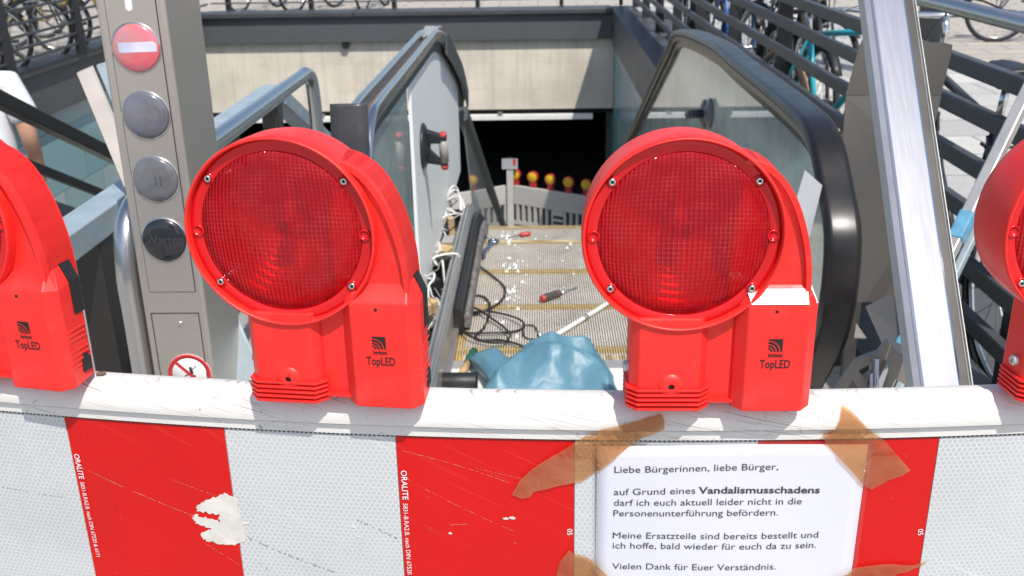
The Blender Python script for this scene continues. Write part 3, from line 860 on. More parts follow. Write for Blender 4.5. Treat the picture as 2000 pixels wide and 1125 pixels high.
# ------------------------------------------------------------------ warning lamps
def make_lamp(label, loc, rz):
    t = thing('warning_lamp', label, 'warning lamp', loc, rz, 'red warning lamps on the barrier rail', world=False)
    zc = .191; Ro = .1005
    # ring housing: rim, recess and a slightly tapering drum behind
    m_ = MB()
    m_.lathe([(.0965, .016), (.0968, .003), (.0975, .0008), (.0990, 0), (.1000, .0012), (.1007, .004), (.1005, .02), (.0985, .055), (.0965, .068), (.090, .076), (.07, .08), (.02, .081), (1e-7, .081)], (0, 0, zc), 'y', 96)
    hs = m_.build('housing', 'lamp_red', t)
    # flange ring and prismatic lens
    m_ = MB(); m_.lathe([(.0966, .0118), (.0966, .0095), (.0945, .0088), (.0855, .0084), (.0845, .0096), (.0845, .014), (.0966, .014)], (0, 0, zc), 'y', 96)
    fl = m_.build('lens_flange', 'lens_rim', t)
    m_ = MB()
    for sx in (-1, 1):
        m_ = MB()
        m_.lathe([(.0062, .0088), (.0062, .0068), (.0052, .0062), (.0046, .0068), (.0046, .0078), (1e-7, .008)], (sx * .0885, 0, zc), 'y', 20)
        m_.build('boss', 'lens_rim', fl)
    m_ = MB()
    prof = [(.0846 * math.cos(a), .0092 - .0085 * math.sin(a)) for a in [k * PI / 2 / 14 for k in range(15)]]
    prof[-1] = (1e-7, prof[-1][1])
    m_.lathe(prof, (0, 0, 0), 'y', 96)
    ln = m_.build('lens', 'lens', t); ln.location = (0, 0, zc)
    m_ = MB()
    rp = []
    for k in range(13):
        r0_ = .083 - .0062 * k; y_ = .016 + .050 * (1 - (r0_ / .083) ** 2)
        rp += [(r0_, y_), (r0_ - .0050, y_ - .0025)]
    m_.lathe(rp + [(1e-7, .068)], (0, 0, zc), 'y', 48, False)
    m_.build('reflector', 'reflector', t)
    m_ = MB()
    m_.box((-.004, .040, zc - .070), (.004, .066, zc + .070))
    m_.lathe([(.010, .02), (.012, .04), (.014, .066)], (0, 0, zc), 'y', 20)
    m_.build('light_carrier', 'reflector', t)
    # screws with a star recess
    for ax in (38, 142, 218, 322):
        a = math.radians(ax); c = (math.cos(a) * .0902, 0, zc + math.sin(a) * .0902)
        m_ = MB(); m_.lathe([(.0038, .009), (.0038, .0064), (.0030, .0056), (.0016, .0056), (.0013, .0072), (1e-7, .0072)], c, 'y', 16)
        sc = m_.build('screw', 'screw', t)
        m_ = MB(); m_.lathe([(.0014, .0070), (.0014, .0054), (1e-7, .0054)], c, 'y', 6)
        m_.build('recess', 'dark', sc)
        m_ = MB(); m_.lathe([(.0062, .0092), (.0062, .0080), (.0044, .0072)], c, 'y', 20)
        m_.build('screw_seat', 'lens_rim', t)
    # sail shaped web between drum and battery box, with a raised edge
    edge = [(.060, .268), (.078, .262), (.095, .249), (.107, .232), (.116, .212), (.1235, .188), (.1285, .163), (.1305, .137), (.1305, .118)]
    e2 = [tuple(v) for v in cr(edge, 4)]
    poly = [(x_, .014, z_) for x_, z_ in e2] + [(.05, .014, .118), (.05, .014, .19)]
    m_ = MB(); m_.prism(poly, (0, .046, 0))
    m_.build('web', 'lamp_red', t, bevel=.002)
    m_ = MB()
    ring = []
    for i, (x_, z_) in enumerate(e2):
        ring.append((x_, z_))
    for i in range(len(ring) - 1):
        pass
    inner = [(x_ - .005, z_ - .0035) for x_, z_ in ring]
    pts = [(x_, .008, z_) for x_, z_ in ring] + [(x_, .008, z_) for x_, z_ in inner[::-1]]
    vs = pts + [(x_, .06, z_) for x_, _, z_ in pts]
    n = len(pts); h = len(ring)
    fs = [[i, (i + 1) % n, n + (i + 1) % n, n + i] for i in range(n)]
    for i in range(h - 1):
        fs.append([i, i + 1, n - 2 - i, n - 1 - i]); fs.append([n + i, n + i + 1, 2 * n - 2 - i, 2 * n - 1 - i])
    m_.add(vs, fs)
    m_.build('web_edge', 'lamp_red', t)
    # battery box: chamfered block
    x0, x1, y0, y1, z0, z1, c, ct = .0575, .1405, 0.0, .060, 0.0, .1375, .0125, .016
    low = [(x0, y0 + c, z0), (x0 + c * .9, y0, z0), (x1 - c * .9, y0, z0), (x1, y0 + c, z0), (x1 - .002, y1 - .012, z0 + .002), (x1 - .012, y1, z0 + .01), (x0, y1, z0 + .01)]
    mid = [(x0, y0 + c, z1 - ct - .004), (x0 + c * .9, y0, z1 - ct - .002), (x1 - c * .9, y0, z1 - ct - .002), (x1, y0 + c, z1 - ct - .004), (x1 - .002, y1 - .012, z1 - ct), (x1 - .012, y1, z1 - ct), (x0, y1, z1 - ct)]
    top = [(x0 + .006, y0 + c + .010, z1 + .001), (x0 + c * .9 + .001, y0 + .014, z1), (x1 - c * .9 - .001, y0 + .014, z1), (x1 - .009, y0 + c + .010, z1 + .001), (x1 - .011, y1 - .012, z1 + .002), (x1 - .016, y1, z1 + .002), (x0 + .004, y1, z1 + .002)]
    m_ = MB(); n = 7
    m_.add(low + mid + top, [list(range(7))[::-1], list(range(14, 21))] + [[r * 7 + i, r * 7 + (i + 1) % 7, (r + 1) * 7 + (i + 1) % 7, (r + 1) * 7 + i] for r in (0, 1) for i in range(7)])
    bx = m_.build('battery_box', 'lamp_red', t, bevel=.0016, seg=3)
    # rubber clips on its side, sight hole, embossed lettering lines
    m_ = MB(); m_.prism([(x1 - .006, .032, z1 - .058), (x1 - .0003, .032, z1 - .056), (x1 - .0001, .032, z1 - .017), (x1 - .0085, .032, z1 + .0030), (x1 - .018, .032, z1 + .0032), (x1 - .018, .032, z1 - .01)], (0, .0165, 0))
    m_.build('rubber_clip', 'rubber', bx)
    m_ = MB(); m_.prism([(x1 - .0025, .030, .012), (x1 - .0025, .044, .012), (x1 - .0025, .044, .026), (x1 - .0025, .040, .033), (x1 - .0025, .034, .033), (x1 - .0025, .030, .026)], (.0030, 0, 0))
    m_.build('rubber_plug', 'rubber', bx)
    m_ = MB(); m_.lathe([(.0017, .001), (.0017, -.0004), (1e-7, -.0004)], (.0965, 0, .113), 'y', 12)
    m_.build('sight_hole', 'dark', bx)
    # embossed small print on the side
    vs, fs, (a0, a1) = text_mesh('TopLED', .0)
    m_ = MB(); k = .024 / (a1 - a0)
    m_.add([(x1 + .0002, y0 + .014 + (p.x - a0) * k * .8, .074 + p.y * .006 + (p.x - a0) * k * .25) for p in vs], fs)
    random.seed(5)
    for r in range(7):
        yy = y0 + .014
        while yy < y0 + .044:
            L = random.uniform(.002, .006)
            zz = .066 - r * .0062 + (.0 if r < 3 else -.006)
            m_.box((x1 - .0003, yy, zz), (x1 + .0004, yy + L, zz + .0016)); yy += L + .0016
    M.setdefault('emboss', plain('embossed_red_plastic', (.80, .06, .05), .3))
    m_.build('embossed_print', 'emboss', bx)
    # clamp foot with ribs, boss and hole
    m_ = MB()
    ft = [(-.049, .014), (-.040, .004), (.022, .004), (.031, .014), (.031, .052), (-.049, .052)]
    m_.prism([(a, b, .006) for a, b in ft], (0, 0, .098))
    m_.build('clamp_foot', 'lamp_red', t, bevel=.002)
    m_ = MB()
    for i in range(5):
        z_ = .0015 + i * .0052
        k = .0045 - i * .0002
        rib = [(-.0525 , .010), (-.0415, .0 - .0005 * (4 - i)), (.0235, .0 - .0005 * (4 - i)), (.0350, .010), (.0350, .050), (-.0525, .050)]
        m_.prism([(a, b, z_) for a, b in rib], (0, 0, .0027))
    m_.build('rib', 'lamp_red', t, bevel=.0007)
    m_ = MB(); m_.lathe([(.0150, .006), (.0130, .0030), (.0095, .0012), (.0040, .0002), (.0032, .0008), (.003, .006), (1e-7, .006)], (-.006, 0, .0275), 'y', 28)
    m_.build('bolt_boss', 'lamp_red', t)
    m_ = MB(); m_.lathe([(.0031, .0030), (.0031, .0020), (1e-7, .0020)], (-.006, 0, .0275), 'y', 16)
    m_.build('bolt_hole', 'dark', t)
    m_ = MB(); m_.box((.029, .016, .006), (.060, .050, .115)); m_.box((.031, .010, .0055), (.060, .05, .0085))
    m_.build('bridge', 'lamp_red', t)
    m_ = MB(); m_.lathe([(.0062, -.002), (.0062, .004), (.0045, .0055), (.003, .0055), (.003, .003), (1e-7, .003)], (0, 0, 0), 'x', 6)
    for i in range(len(m_.v)): m_.v[i] = Vector((-.049 - m_.v[i].x, .028 + m_.v[i].y, .040 + m_.v[i].z))
    m_.build('side_bolt', 'alu', t)
    # logo (swept arcs in a square), small word, large word
    m_ = MB(); lx, lz, s_ = .0905, .0685, .0145
    def inside(px_, pz_):
        return True
    for k, (r0, r1) in enumerate(((.20, .31), (.40, .53), (.62, .79), (.88, 1.42))):
        pts_o, pts_i = [], []
        for j in range(13):
            a = math.radians(2 + 88 * j / 12)
            sq = 1.0 / max(math.cos(a), math.sin(a))
            ro, ri = min(r1, sq), min(r0, sq)
            pts_o.append((lx + s_ * ro * math.cos(a), -.0004, lz + s_ * ro * math.sin(a)))
            pts_i.append((lx + s_ * ri * math.cos(a), -.0004, lz + s_ * ri * math.sin(a)))
        m_.grid([pts_i, pts_o], False)
    m_.build('emblem', 'black_print', bx)
    for txt, cx_, z_, wd, hh, bd in (('horizont', .0985, .0630, .0145, .0046, .03), ('TopLED', .0985, .0505, .0310, .0098, .012)):
        vs, fs, (a0, a1) = text_mesh(txt, bd)
        k = wd / (a1 - a0); m_ = MB()
        m_.add([(cx_ - wd / 2 + (p.x - a0) * k, -.0004, z_ + p.y * hh * 1.36) for p in vs], fs)
        m_.build('lettering', 'black_print', bx)
    return t

lamp_x = (-.262, .141)
def lamp_pose(x, extra=0):
    a = math.atan(-.04 + .224 * x)
    p = B(x, .034, .9505)
    return p, a + math.radians(extra)
p, a = lamp_pose(.142)
L2 = make_lamp('red warning lamp with a white strip on its battery box, above the notice', p, a)
sm_ = MB()
x0, x1 = .0705, .1275
sm_.add([(x0, .0002, .1195), (x1, .0002, .1195), (x1 + .0005, .0110, .1325), (x0 - .004, .0110, .1325)], [(0, 1, 2, 3)])
for v in sm_.v: v.y -= .0008; v.z += .0012
st = sm_.build('white_strip', 'white_paint', L2, solid=.0006)
sm_ = MB()
sm_.add([(.1305, .0040, .1190), (.1392, .0128, .1170), (.1330, .0205, .1335), (.1302, .0158, .1335)], [(0, 1, 2, 3)])
for v in sm_.v: v.x += .0006; v.y -= .0006; v.z += .0008
sm_.build('white_strip', 'white_paint', L2, solid=.0005)
def copy_tree(o, parent=None):
    c = o.copy(); COL.objects.link(c)
    c.parent = parent
    for ch in list(o.children): copy_tree(ch, c)
    return c
def dup_lamp(x, label, extra=0, dz=0):
    c = copy_tree(L2)
    for ch in list(c.children):
        if ch.name.startswith('white_strip'): bpy.data.objects.remove(ch)
    p, a = lamp_pose(x, extra)
    c.location = p; c.rotation_euler = (0, 0, a); c['label'] = label
    return c
dup_lamp(-.262, 'red warning lamp in front of the signal pillar, lens facing slightly left', -1)
dup_lamp(-.655, 'red warning lamp cut by the left edge, its embossed battery box side showing', -2)
dup_lamp(.553, 'red warning lamp cut by the right edge, its drum seen from the side', 1)

# ------------------------------------------------------------------ notice and tape
pt = thing('paper_notice', 'white printed notice taped to the striped panel, German text', 'notice', B(.175, .004, .82))
c_tl, c_tr = Vector(Bpx(1166, 866)), Vector(Bpx(1692, 862))
u = (c_tr - c_tl).normalized(); v = Vector((u.y, -u.x))
Wd = (c_tr - c_tl).length; Hh = Wd * .7071
def paper_pt(a, b, off):
    q = c_tl + u * a + v * b
    wav = .0017 * math.sin(a * 22 + 1) * math.cos(b * 17) + .0012 * (a / Wd) ** 2
    return B(q.x, .0036 + off + wav, q.y)
m_ = MB(); m_.grid([[paper_pt(Wd * j / 20, Hh * i / 14, 0) for j in range(21)] for i in range(15)])
m_.build('sheet', 'paper', pt, solid=.0003)
m_ = MB(); m_.grid([[paper_pt(-.003 + (Wd + .008) * j / 20, -.004 + (Hh + .008) * i / 14, .0008) for j in range(21)] for i in range(15)])
m_.build('clear_sleeve', 'sleeve', pt)
lines = [('Liebe Bürgerinnen, liebe Bürger,', 1200, 922, 1520, 918, 0, None),
         ('auf Grund eines ', 1199, 966, 1358, 964, 0, None), ('Vandalismusschadens', 1364, 964, 1600, 962, .022, None),
         ('darf ich euch aktuell leider nicht in die', 1199, 987, 1565, 984, 0, None),
         ('Personenunterführung befördern.', 1198, 1008, 1519, 1006, 0, None),
         ('Meine Ersatzteile sind bereits bestellt und', 1197, 1052, 1597, 1049, 0, None),
         ('ich hoffe, bald wieder für euch da zu sein.', 1197, 1072, 1593, 1069, 0, None),
         ('Vielen Dank für Euer Verständnis.', 1196, 1113, 1514, 1110, 0, None)]
for txt, xa, ya, xb, yb, bd, _ in lines:
    vs, fs, (a0, a1) = text_mesh(txt, bd)
    A_, B_ = Vector(Bpx(xa, ya, .004)), Vector(Bpx(xb, yb, .004))
    la = Vector(((A_ - c_tl).dot(u), (A_ - c_tl).dot(v))); lb = Vector(((B_ - c_tl).dot(u), (B_ - c_tl).dot(v)))
    d = lb - la; L = d.length; d.normalize(); k = L / (a1 - a0); nrm = Vector((d.y, -d.x))
    m_ = MB()
    m_.add([paper_pt(*(la + d * (p.x - a0) * k + nrm * p.y * .0118 * 1.02 ), .0007) for p in vs], fs)
    m_.build('text_line', 'print', pt)

def tape(pts_px, label, extra=.0048, wr=.0015, seed=1, paper=True):
    """packing tape: an outline on the barrier front, draped over paper, lip and rail, gently wrinkled"""
    P = [Vector(Bpx(a, b, .004)) for a, b in pts_px]
    n = 26
    bm = bmesh.new()
    dense = []
    for i in range(len(P)):
        a, b = P[i], P[(i + 1) % len(P)]
        for k in range(5): dense.append(a.lerp(b, k / 5))
    f = bm.faces.new([bm.verts.new((p.x, p.y, 0)) for p in dense])
    bmesh.ops.triangulate(bm, faces=[f])
    for _ in range(3):
        bmesh.ops.subdivide_edges(bm, edges=[e for e in bm.edges if e.calc_length() > .008], cuts=1, use_grid_fill=False)
        bmesh.ops.triangulate(bm, faces=bm.faces[:])
    for v_ in bm.verts:
        x_, z_ = v_.co.x, v_.co.y
        q = Vector((x_, z_)) - c_tl
        on_paper = 0 < q.dot(u) < Wd and q.dot(v) > 0
        zz = z_
        o_ = max(rail_off(zz), rail_off(zz + .004), rail_off(zz - .004))
        if z_ < .912: o_ = max(o_, .0058 if z_ > .88 else .0082 if on_paper else .0032)
        nz = noise.noise(Vector((x_ * 55, z_ * 55, seed)))
        rg_ = abs(noise.noise(Vector((x_ * 40 + z_ * 90, z_ * 20 - x_ * 12, seed + 3))))
        o_ += .0009 + wr * (nz + .6 + .7 * max(0, .25 - rg_) * 4) * (.8 if z_ > .895 else .3)
        v_.co = B(x_, o_, zz)
    me = bpy.data.meshes.new('packing_tape'); 
    cen = sum((v_.co for v_ in bm.verts), Vector()) / len(bm.verts)
    for v_ in bm.verts: v_.co -= cen
    bm.to_mesh(me); bm.free()
    me.polygons.foreach_set('use_smooth', [True] * len(me.polygons))
    me.materials.append(M['tape'])
    o = bpy.data.objects.new('packing_tape', me); COL.objects.link(o); o.location = cen
    return tag(o, label, 'tape', 'brown tape strips holding the notice')
tape([(1000, 966), (1014, 940), (1040, 915), (1122, 862), (1150, 845), (1175, 832), (1232, 818), (1262, 810), (1290, 803), (1296, 812), (1296, 830), (1262, 848), (1230, 868), (1180, 908), (1140, 938), (1085, 950), (1042, 961), (1036, 971), (1020, 973)],
     'long twisted brown tape strip across the upper left corner of the notice', seed=2, wr=.003)
tape([(1645, 788), (1662, 800), (1695, 836), (1724, 856), (1778, 918), (1760, 930), (1735, 938), (1702, 956), (1690, 950), (1660, 915), (1612, 865), (1603, 843), (1627, 832), (1636, 815)],
     'pointed brown tape strip across the upper right corner of the notice', seed=5)
tape([(1086, 1128), (1092, 1100), (1112, 1074), (1122, 1082), (1145, 1088), (1165, 1098), (1195, 1128), (1215, 1150), (1150, 1200), (1070, 1170)],
     'brown tape strip across the lower left corner of the notice', seed=8)
tape([(1625, 1126), (1665, 1110), (1692, 1104), (1740, 1100), (1782, 1104), (1812, 1094), (1796, 1106), (1768, 1118), (1752, 1118), (1735, 1140), (1700, 1190), (1640, 1190)],
     'crumpled brown tape strip across the lower right corner of the notice', seed=11, wr=.004)

# ------------------------------------------------------------------ escalator
EL, ER = -.43, .66                     # planes of the left and right balustrades
esc = thing('escalator', 'dismantled escalator with ribbed metal steps and glass balustrades leading down into the dark', 'escalator', (.05, 3.0, 0))
def yz(px, py, X):
    p = on(px, py, 0, X); return (p.y, p.z)
SL = -.43                              # slope of the incline
def incline(y, y0, z0): return (y, z0 + SL * (y - y0))
# right handrail: round the newel, along the top, then down
hp = [yz(px, py, ER + .03) for px, py in ((1600, 765), (1655, 650), (1678, 480), (1660, 350), (1633, 250))]
hz = sum(yz(px, py, ER + .03)[1] for px, py in ((1514, 150), (1440, 90))) / 2
ys, ye = hp[-1][0] + .25, yz(1400, 74, ER + .03)[0]
path = [(hp[0][0] + .42, hp[0][1] - .26), (hp[0][0] + .12, hp[0][1] - .16)] + hp + [(ys, hz), ((ys + ye) / 2, hz), (ye - .2, hz)]
yb, zb = yz(1340, 80, ER + .03)
path += [(yb - .12, hz - .065), (yb + .25, hz - .2)]
y1, z1 = path[-1]
path += [(y1 + 1.0, z1 + SL), (y1 + 3, z1 + 3 * SL), (y1 + 7.6, z1 + 7.6 * SL)]
hpath = [tuple(v) for v in cr(path, 10)]
def rot_prof(w, t, n=0, lip=0):
    """rounded flat band, top at n = 0 (outer face)"""
    o = []
    for k in range(7):
        a = PI / 2 * k / 6; o.append((w / 2 - t / 2 + t / 2 * math.sin(a), -t / 2 + t / 2 * math.cos(a)))
    for k in range(7):
        a = PI / 2 * k / 6; o.append((w / 2 - t / 2 + t / 2 * math.cos(a), -t / 2 - t / 2 * math.sin(a)))
    return o + [(-x, q) for x, q in o[::-1]]
def off_prof(prof, X, n=0): return [(X + x, q + n) for x, q in prof]
hr = MB().sweep(hpath, off_prof(rot_prof(.082, .034), ER), True).build('handrail', 'handrail', esc)
hr['label'] = 'black rubber handrail still in place'
MB().sweep(hpath, [(ER - .030, -.030), (ER + .030, -.030), (ER + .030, -.050), (ER - .030, -.050)]).build('handrail_guide', 'steel_dark', esc)
MB().sweep(hpath, [(ER - .018, -.050), (ER + .018, -.050), (ER + .016, -.078), (ER - .016, -.078)]).build('glass_channel', 'dark_steel', esc)
def inset(path, d):
    out = []
    for i in range(len(path)):
        a, b = path[max(i - 1, 0)], path[min(i + 1, len(path) - 1)]
        t = Vector((b[0] - a[0], b[1] - a[1])).normalized()
        out.append((path[i][0] + t.y * d, path[i][1] - t.x * d))
    return out
def glass_panel(path, X, y0, y1, zbot, name, mat, th=.008):
    """sheet under the track between y0 and y1; zbot(y) its lower edge"""
    top = [p for p in inset(path, .07) if y0 <= p[0] <= y1]
    pts = [(X - th / 2, a, b) for a, b in top]
    lo = []
    n = 14
    a1, a0 = top[-1][0], top[0][0]
    for k in range(n + 1):
        q = a1 + (a0 - a1) * k / n; lo.append((X - th / 2, q, zbot(q)))
    return MB().prism(pts + lo, (th, 0, 0)).build(name, mat, esc)
YK = 4.55                              # where the flat part ends and the incline starts
def deck_z(y): return .13 if y < YK else .13 + SL * (y - YK)
top_r = [p for p in hpath]
# right glass: everything inside the handrail loop
ins = inset(hpath, .07)
i0 = 6
pts = [(ER - .004, a, b) for a, b in ins[i0:] if a < 11.5]
lo = [(ER - .004, y, deck_z(y)) for y in [pts[-1][1], 9, 7, 5.5, YK + .3, YK, 3.6, 3.0, 2.5, pts[0][1] + .05]]
rg = MB().prism(pts + lo, (.008, 0, 0)).build('glass_panel', 'glass', esc)
rg['label'] = 'clear right balustrade glass reflecting the far wall'
# left track, stripped of its rubber: two rails and a groove
lp = [yz(px, py, EL) for px, py in ((700, 222), (760, 145), (824, 65))]
zl = sum(p[1] for p in lp) / 3
yq, zq = yz(905, 182, EL - .0)
ypk = yz(846, 56, EL)[0]
yN = yz(686, 240, EL)[0]
lpath = [(yN + .16, zl - .50), (yN + .03, zl - .30), (yN + .03, zl - .10), (yN + .13, zl - .015), (yN + .26, zl), (lp[1][0], zl), (ypk - .35, zl), (ypk + .12, zl - .03), (ypk + .5, zl - .17), (yq, zq)]
lpath = lpath[:6] + [(ypk - .45, zl), (ypk - .2, zl - .002)] + [yz(a_, b_, EL + .034) for a_, b_ in ((866, 62), (880, 84), (891, 108), (902, 135), (912, 180))]
lpath = [tuple(v) for v in cr(lpath, 10)]
def track(path, name, lab=None, i0=0, i1=None):
    pp = path[i0:i1]
    t_ = MB()
    for sx in (-1, 1):
        t_.sweep(pp, [(EL + sx * .027 + .0115 * math.cos(2 * PI * k / 14), -.012 + .0125 * math.sin(2 * PI * k / 14)) for k in range(14)], True)
        t_.sweep(pp, [(EL + sx * .0345, -.022), (EL + sx * .0195, -.022), (EL + sx * .0235, -.036), (EL + sx * .0325, -.036)])
    t_.sweep(pp, [(EL - .030, -.036), (EL + .030, -.036), (EL + .030, -.046), (EL - .030, -.046)])
    o = t_.build(name, 'stainless_tube', esc)
    if lab: o['label'] = lab
    return o
track(lpath, 'bare_track', 'stainless handrail track stripped of its rubber', 0, None)
MB().sweep(lpath, [(EL - .012, -.030), (EL + .012, -.030), (EL + .012, -.0355), (EL - .012, -.0355)]).build('track_groove', 'rust', esc)
MB().sweep(lpath, [(EL - .02, -.046), (EL + .02, -.046), (EL + .016, -.085), (EL - .016, -.085)]).build('glass_channel', 'dark_bar', esc)
# dark outer web of the broken curved end
k0 = next(i for i, p in enumerate(lpath) if p[1] < zl - .05 and i > 60)
MB().sweep(lpath[k0:], [(EL + .034, .004), (EL + .044, .004), (EL + .044, -.085), (EL + .034, -.085)]).build('broken_cover', 'dark_bar', esc)
random.seed(2)
m_ = MB(); c = Vector((EL, ypk - .08, zl - .022))
rows = []
for i in range(7):
    rows.append([c + Vector(((j - 2) * .015, (i - 3) * .05 + random.uniform(-.008, .008), .010 - .0015 * (i - 3) ** 2 + random.uniform(-.002, .008))) for j in range(5)])
m_.grid(rows, False)
m_.build('torn_lining', 'alu', esc, solid=.004)
# the left newel keeps a stump of worn rubber
XN = EL - .006
nt_ = yz(680, 200, XN)
sp = [tuple(v) for v in cr([(yN + .12, zl - .60), (yN + .0, zl - .40), (yN - .018, zl - .2), (yN - .018, zl - .06), (yN - .005, max(zl + .03, nt_[1]))], 8)]
nl = MB().sweep(sp, off_prof(rot_prof(.088, .05), XN), True).build('handrail_stump', 'newel_rubber', esc)
nl['label'] = 'cut stump of worn black handrail rubber on the newel'
# white filmed pane, clear pane in front of it
yw0 = yz(795, 175, EL)[0]; yw1 = yz(893, 185, EL)[0]
wp = glass_panel(lpath, EL, yw0, yw1, lambda y: .12, 'glass_panel', 'white_film', .012)
wp['label'] = 'milky white filmed balustrade pane'
gp = glass_panel(lpath[14:], EL, yN + .06, yw0 - .012, lambda y: .12, 'glass_panel', 'glass')
gp['label'] = 'clear left balustrade pane beside the newel'
# continuing track further down, left hanging
p0 = on(903, 208, 0, EL); ylo = p0.y + 5.6
q0, q1 = (p0.y, p0.z), (ylo, p0.z + SL * 5.6)
MB().sweep([q0, ((q0[0] + q1[0]) / 2, (q0[1] + q1[1]) / 2), q1], [(EL - .03, .0), (EL + .03, .0), (EL + .03, -.07), (EL + .012, -.085), (EL - .012, -.085), (EL - .03, -.07)]).build('lower_track', 'dark_bar', esc)
gl2 = MB().prism([(EL - .004, q0[0] + .05, q0[1] - .1), (EL - .004, q1[0], q1[1] - .08), (EL - .004, q1[0], deck_z(q1[0])), (EL - .004, q0[0] + .9, deck_z(q0[0] + .9))], (.008, 0, 0)).build('glass_panel', 'glass', esc)

# decks and skirts
flat = [(2.0, 0.0), (YK - .35, 0.0), (YK, -.02), (YK + .35, -.02 + SL * .35 * .75), (12.5, SL * (12.5 - YK) + .03)]
dpath = [(y, z + .0) for y, z in [(2.95, 0), (YK - .3, 0), (YK - .1, -.006), (YK + .1, -.045), (YK + .3, -.115), (YK + .5, -.20), (12.6, -.2 + SL * (12.6 - YK - .5))]]
def deck(name, prof, mat, lab=None, y0=None, bev=0):
    pp = [q for q in dpath]
    if y0: pp = [(y0, 0)] + [q for q in dpath if q[0] > y0 + .05]
    dense = []
    for i in range(len(pp) - 1):
        for k in range(4): dense.append((pp[i][0] + (pp[i + 1][0] - pp[i][0]) * k / 4, pp[i][1] + (pp[i + 1][1] - pp[i][1]) * k / 4))
    dense.append(pp[-1])
    o = MB().sweep(dense, prof).build(name, mat, esc, bevel=bev)
    if lab: o['label'] = lab
    return o
# left side (dismantled): outer kerb, open cable recess, steel ridge, black seal, worn ribbed strip
deck('outer_deck', [(EL - .17, .14), (EL - .055, .14), (EL - .055, -.1), (EL - .17, -.1)], 'steel_dark', y0=2.2)
deck('recess_floor', [(EL - .053, .03), (EL + .072, .03), (EL + .072, -.1), (EL - .053, -.1)], 'component')
deck('inner_deck', [(EL + .074, .140), (EL + .077, .148), (EL + .086, .150), (EL + .088, .134), (EL + .094, .134), (EL + .096, .153), (EL + .104, .155), (EL + .107, .142), (EL + .111, .142), (EL + .113, .128), (EL + .118, .124), (EL + .118, -.1), (EL + .074, -.1)], 'deck_steel', 'scuffed bare steel ridge of the opened left deck', y0=2.25, bev=.003)
deck('seal_strip', [(EL + .119, .100), (EL + .126, .112), (EL + .142, .104), (EL + .150, .075), (EL + .150, -.08), (EL + .119, -.08)], 'rubber', 'black rubber skirt seal', y0=3.32, bev=.004)
deck('brush_strip', [(EL + .1505, .060), (EL + .160, .072), (EL + .172, .060), (EL + .177, .012), (EL + .152, .012)], 'worn_brush', 'worn ribbed skirt brush', y0=3.36, bev=.004)
deck('skirt', [(EL + .120, -.082), (EL + .151, -.082), (EL + .151, -.3), (EL + .120, -.3)], 'steel_dark')
deck('trim', [(EL + .1185, .03), (EL + .135, .03), (EL + .135, -.05), (EL + .1185, -.05)], 'stainless', y0=2.3)
# right side
deck('inner_deck', [(ER - .02, .13), (ER - .06, .13), (ER - .28, .06), (ER - .29, .05), (ER - .29, -.3), (ER - .02, -.3)], 'steel_dark', y0=2.1, bev=.004)
deck('outer_deck', [(ER + .02, .13), (ER + .12, .13), (ER + .12, -.3), (ER + .02, -.3)], 'stainless', y0=2.1, bev=.004)
SX0, SX1 = EL + .125, ER - .293
deck('brush_strip', [(SX1 - .026, .035), (SX1 - .004, .05), (SX1 - .002, .0), (SX1 - .02, .0)], 'rubber', y0=3.05)
# truss sides below the decks
for X, a in ((EL - .17, -1), (ER + .12, 1)):
    pl = [(X, 3.06, -.1), (X, YK, -.12), (X, 12.6, -.3 + SL * (12.6 - YK)), (X, 12.6, -1.0 + SL * (12.6 - YK)), (X, YK, -.95), (X, 3.06, -.95)]
    MB().prism(pl, (.01 * a, 0, 0)).build('truss_cladding', 'steel_dark', esc)
# steps
def make_step():
    x0, x1, D = SX0, SX1, .40
    m_ = MB()
    n = int((x1 - x0) / .0090); pitch = (x1 - x0) / n
    prof = []
    for i in range(n):
        a = x0 + i * pitch
        prof += [(a, -.010), (a + pitch * .44, -.010), (a + pitch * .50, 0), (a + pitch * .95, 0)]
    prof += [(x1, -.010), (x1, -.03), (x0, -.03)]
    m_.prism([(x, .0, z) for x, z in prof], (0, D - .006, 0))
    st = m_.build('step', 'step_alu', esc)
    g = MB(); g.add([(x0, .001, -.0096), (x1, .001, -.0096), (x1, D - .007, -.0096), (x0, D - .007, -.0096)], [(0, 1, 2, 3)])
    g.build('step_groove', 'step_groove', st)
    e = MB()
    for i in range(n):
        a = x0 + i * pitch + pitch * .49
        e.box((a, .340, -.002), (a + pitch * .46, D - .0065, .0012))
    for i in range(4):
        a = x0 + i * pitch + pitch * .49
        e.box((a, .002, -.002), (a + pitch * .46, .3399, .0012))
    e.build('edge_marking', 'yellow', st)
    r = MB(); r.box((x0, D - .030, -.22), (x1, D - .008, -.031)); r.build('riser', 'step_alu', st)
    return st
Y0 = on(1100, 676, 2, 0).y
st0 = make_step()
# children were built relative to the escalator's origin, so a step's location moves it
def place_step(o, y, z): o.location = (0, y, z)
place_step(st0, Y0 - .40, 0.0)
def dup_part(o, parent):
    c = o.copy(); COL.objects.link(c); c.parent = parent
    for ch in list(o.children):
        d = ch.copy(); COL.objects.link(d); d.parent = c
    return c
yy, zz = Y0, 0.0
i = 0
while yy < 12.2:
    s_ = dup_part(st0, esc)
    place_step(s_, yy, zz)
    yy += .40; i += 1
    zz -= (0, 0, 0, .055, .15)[i] if i < 5 else .17
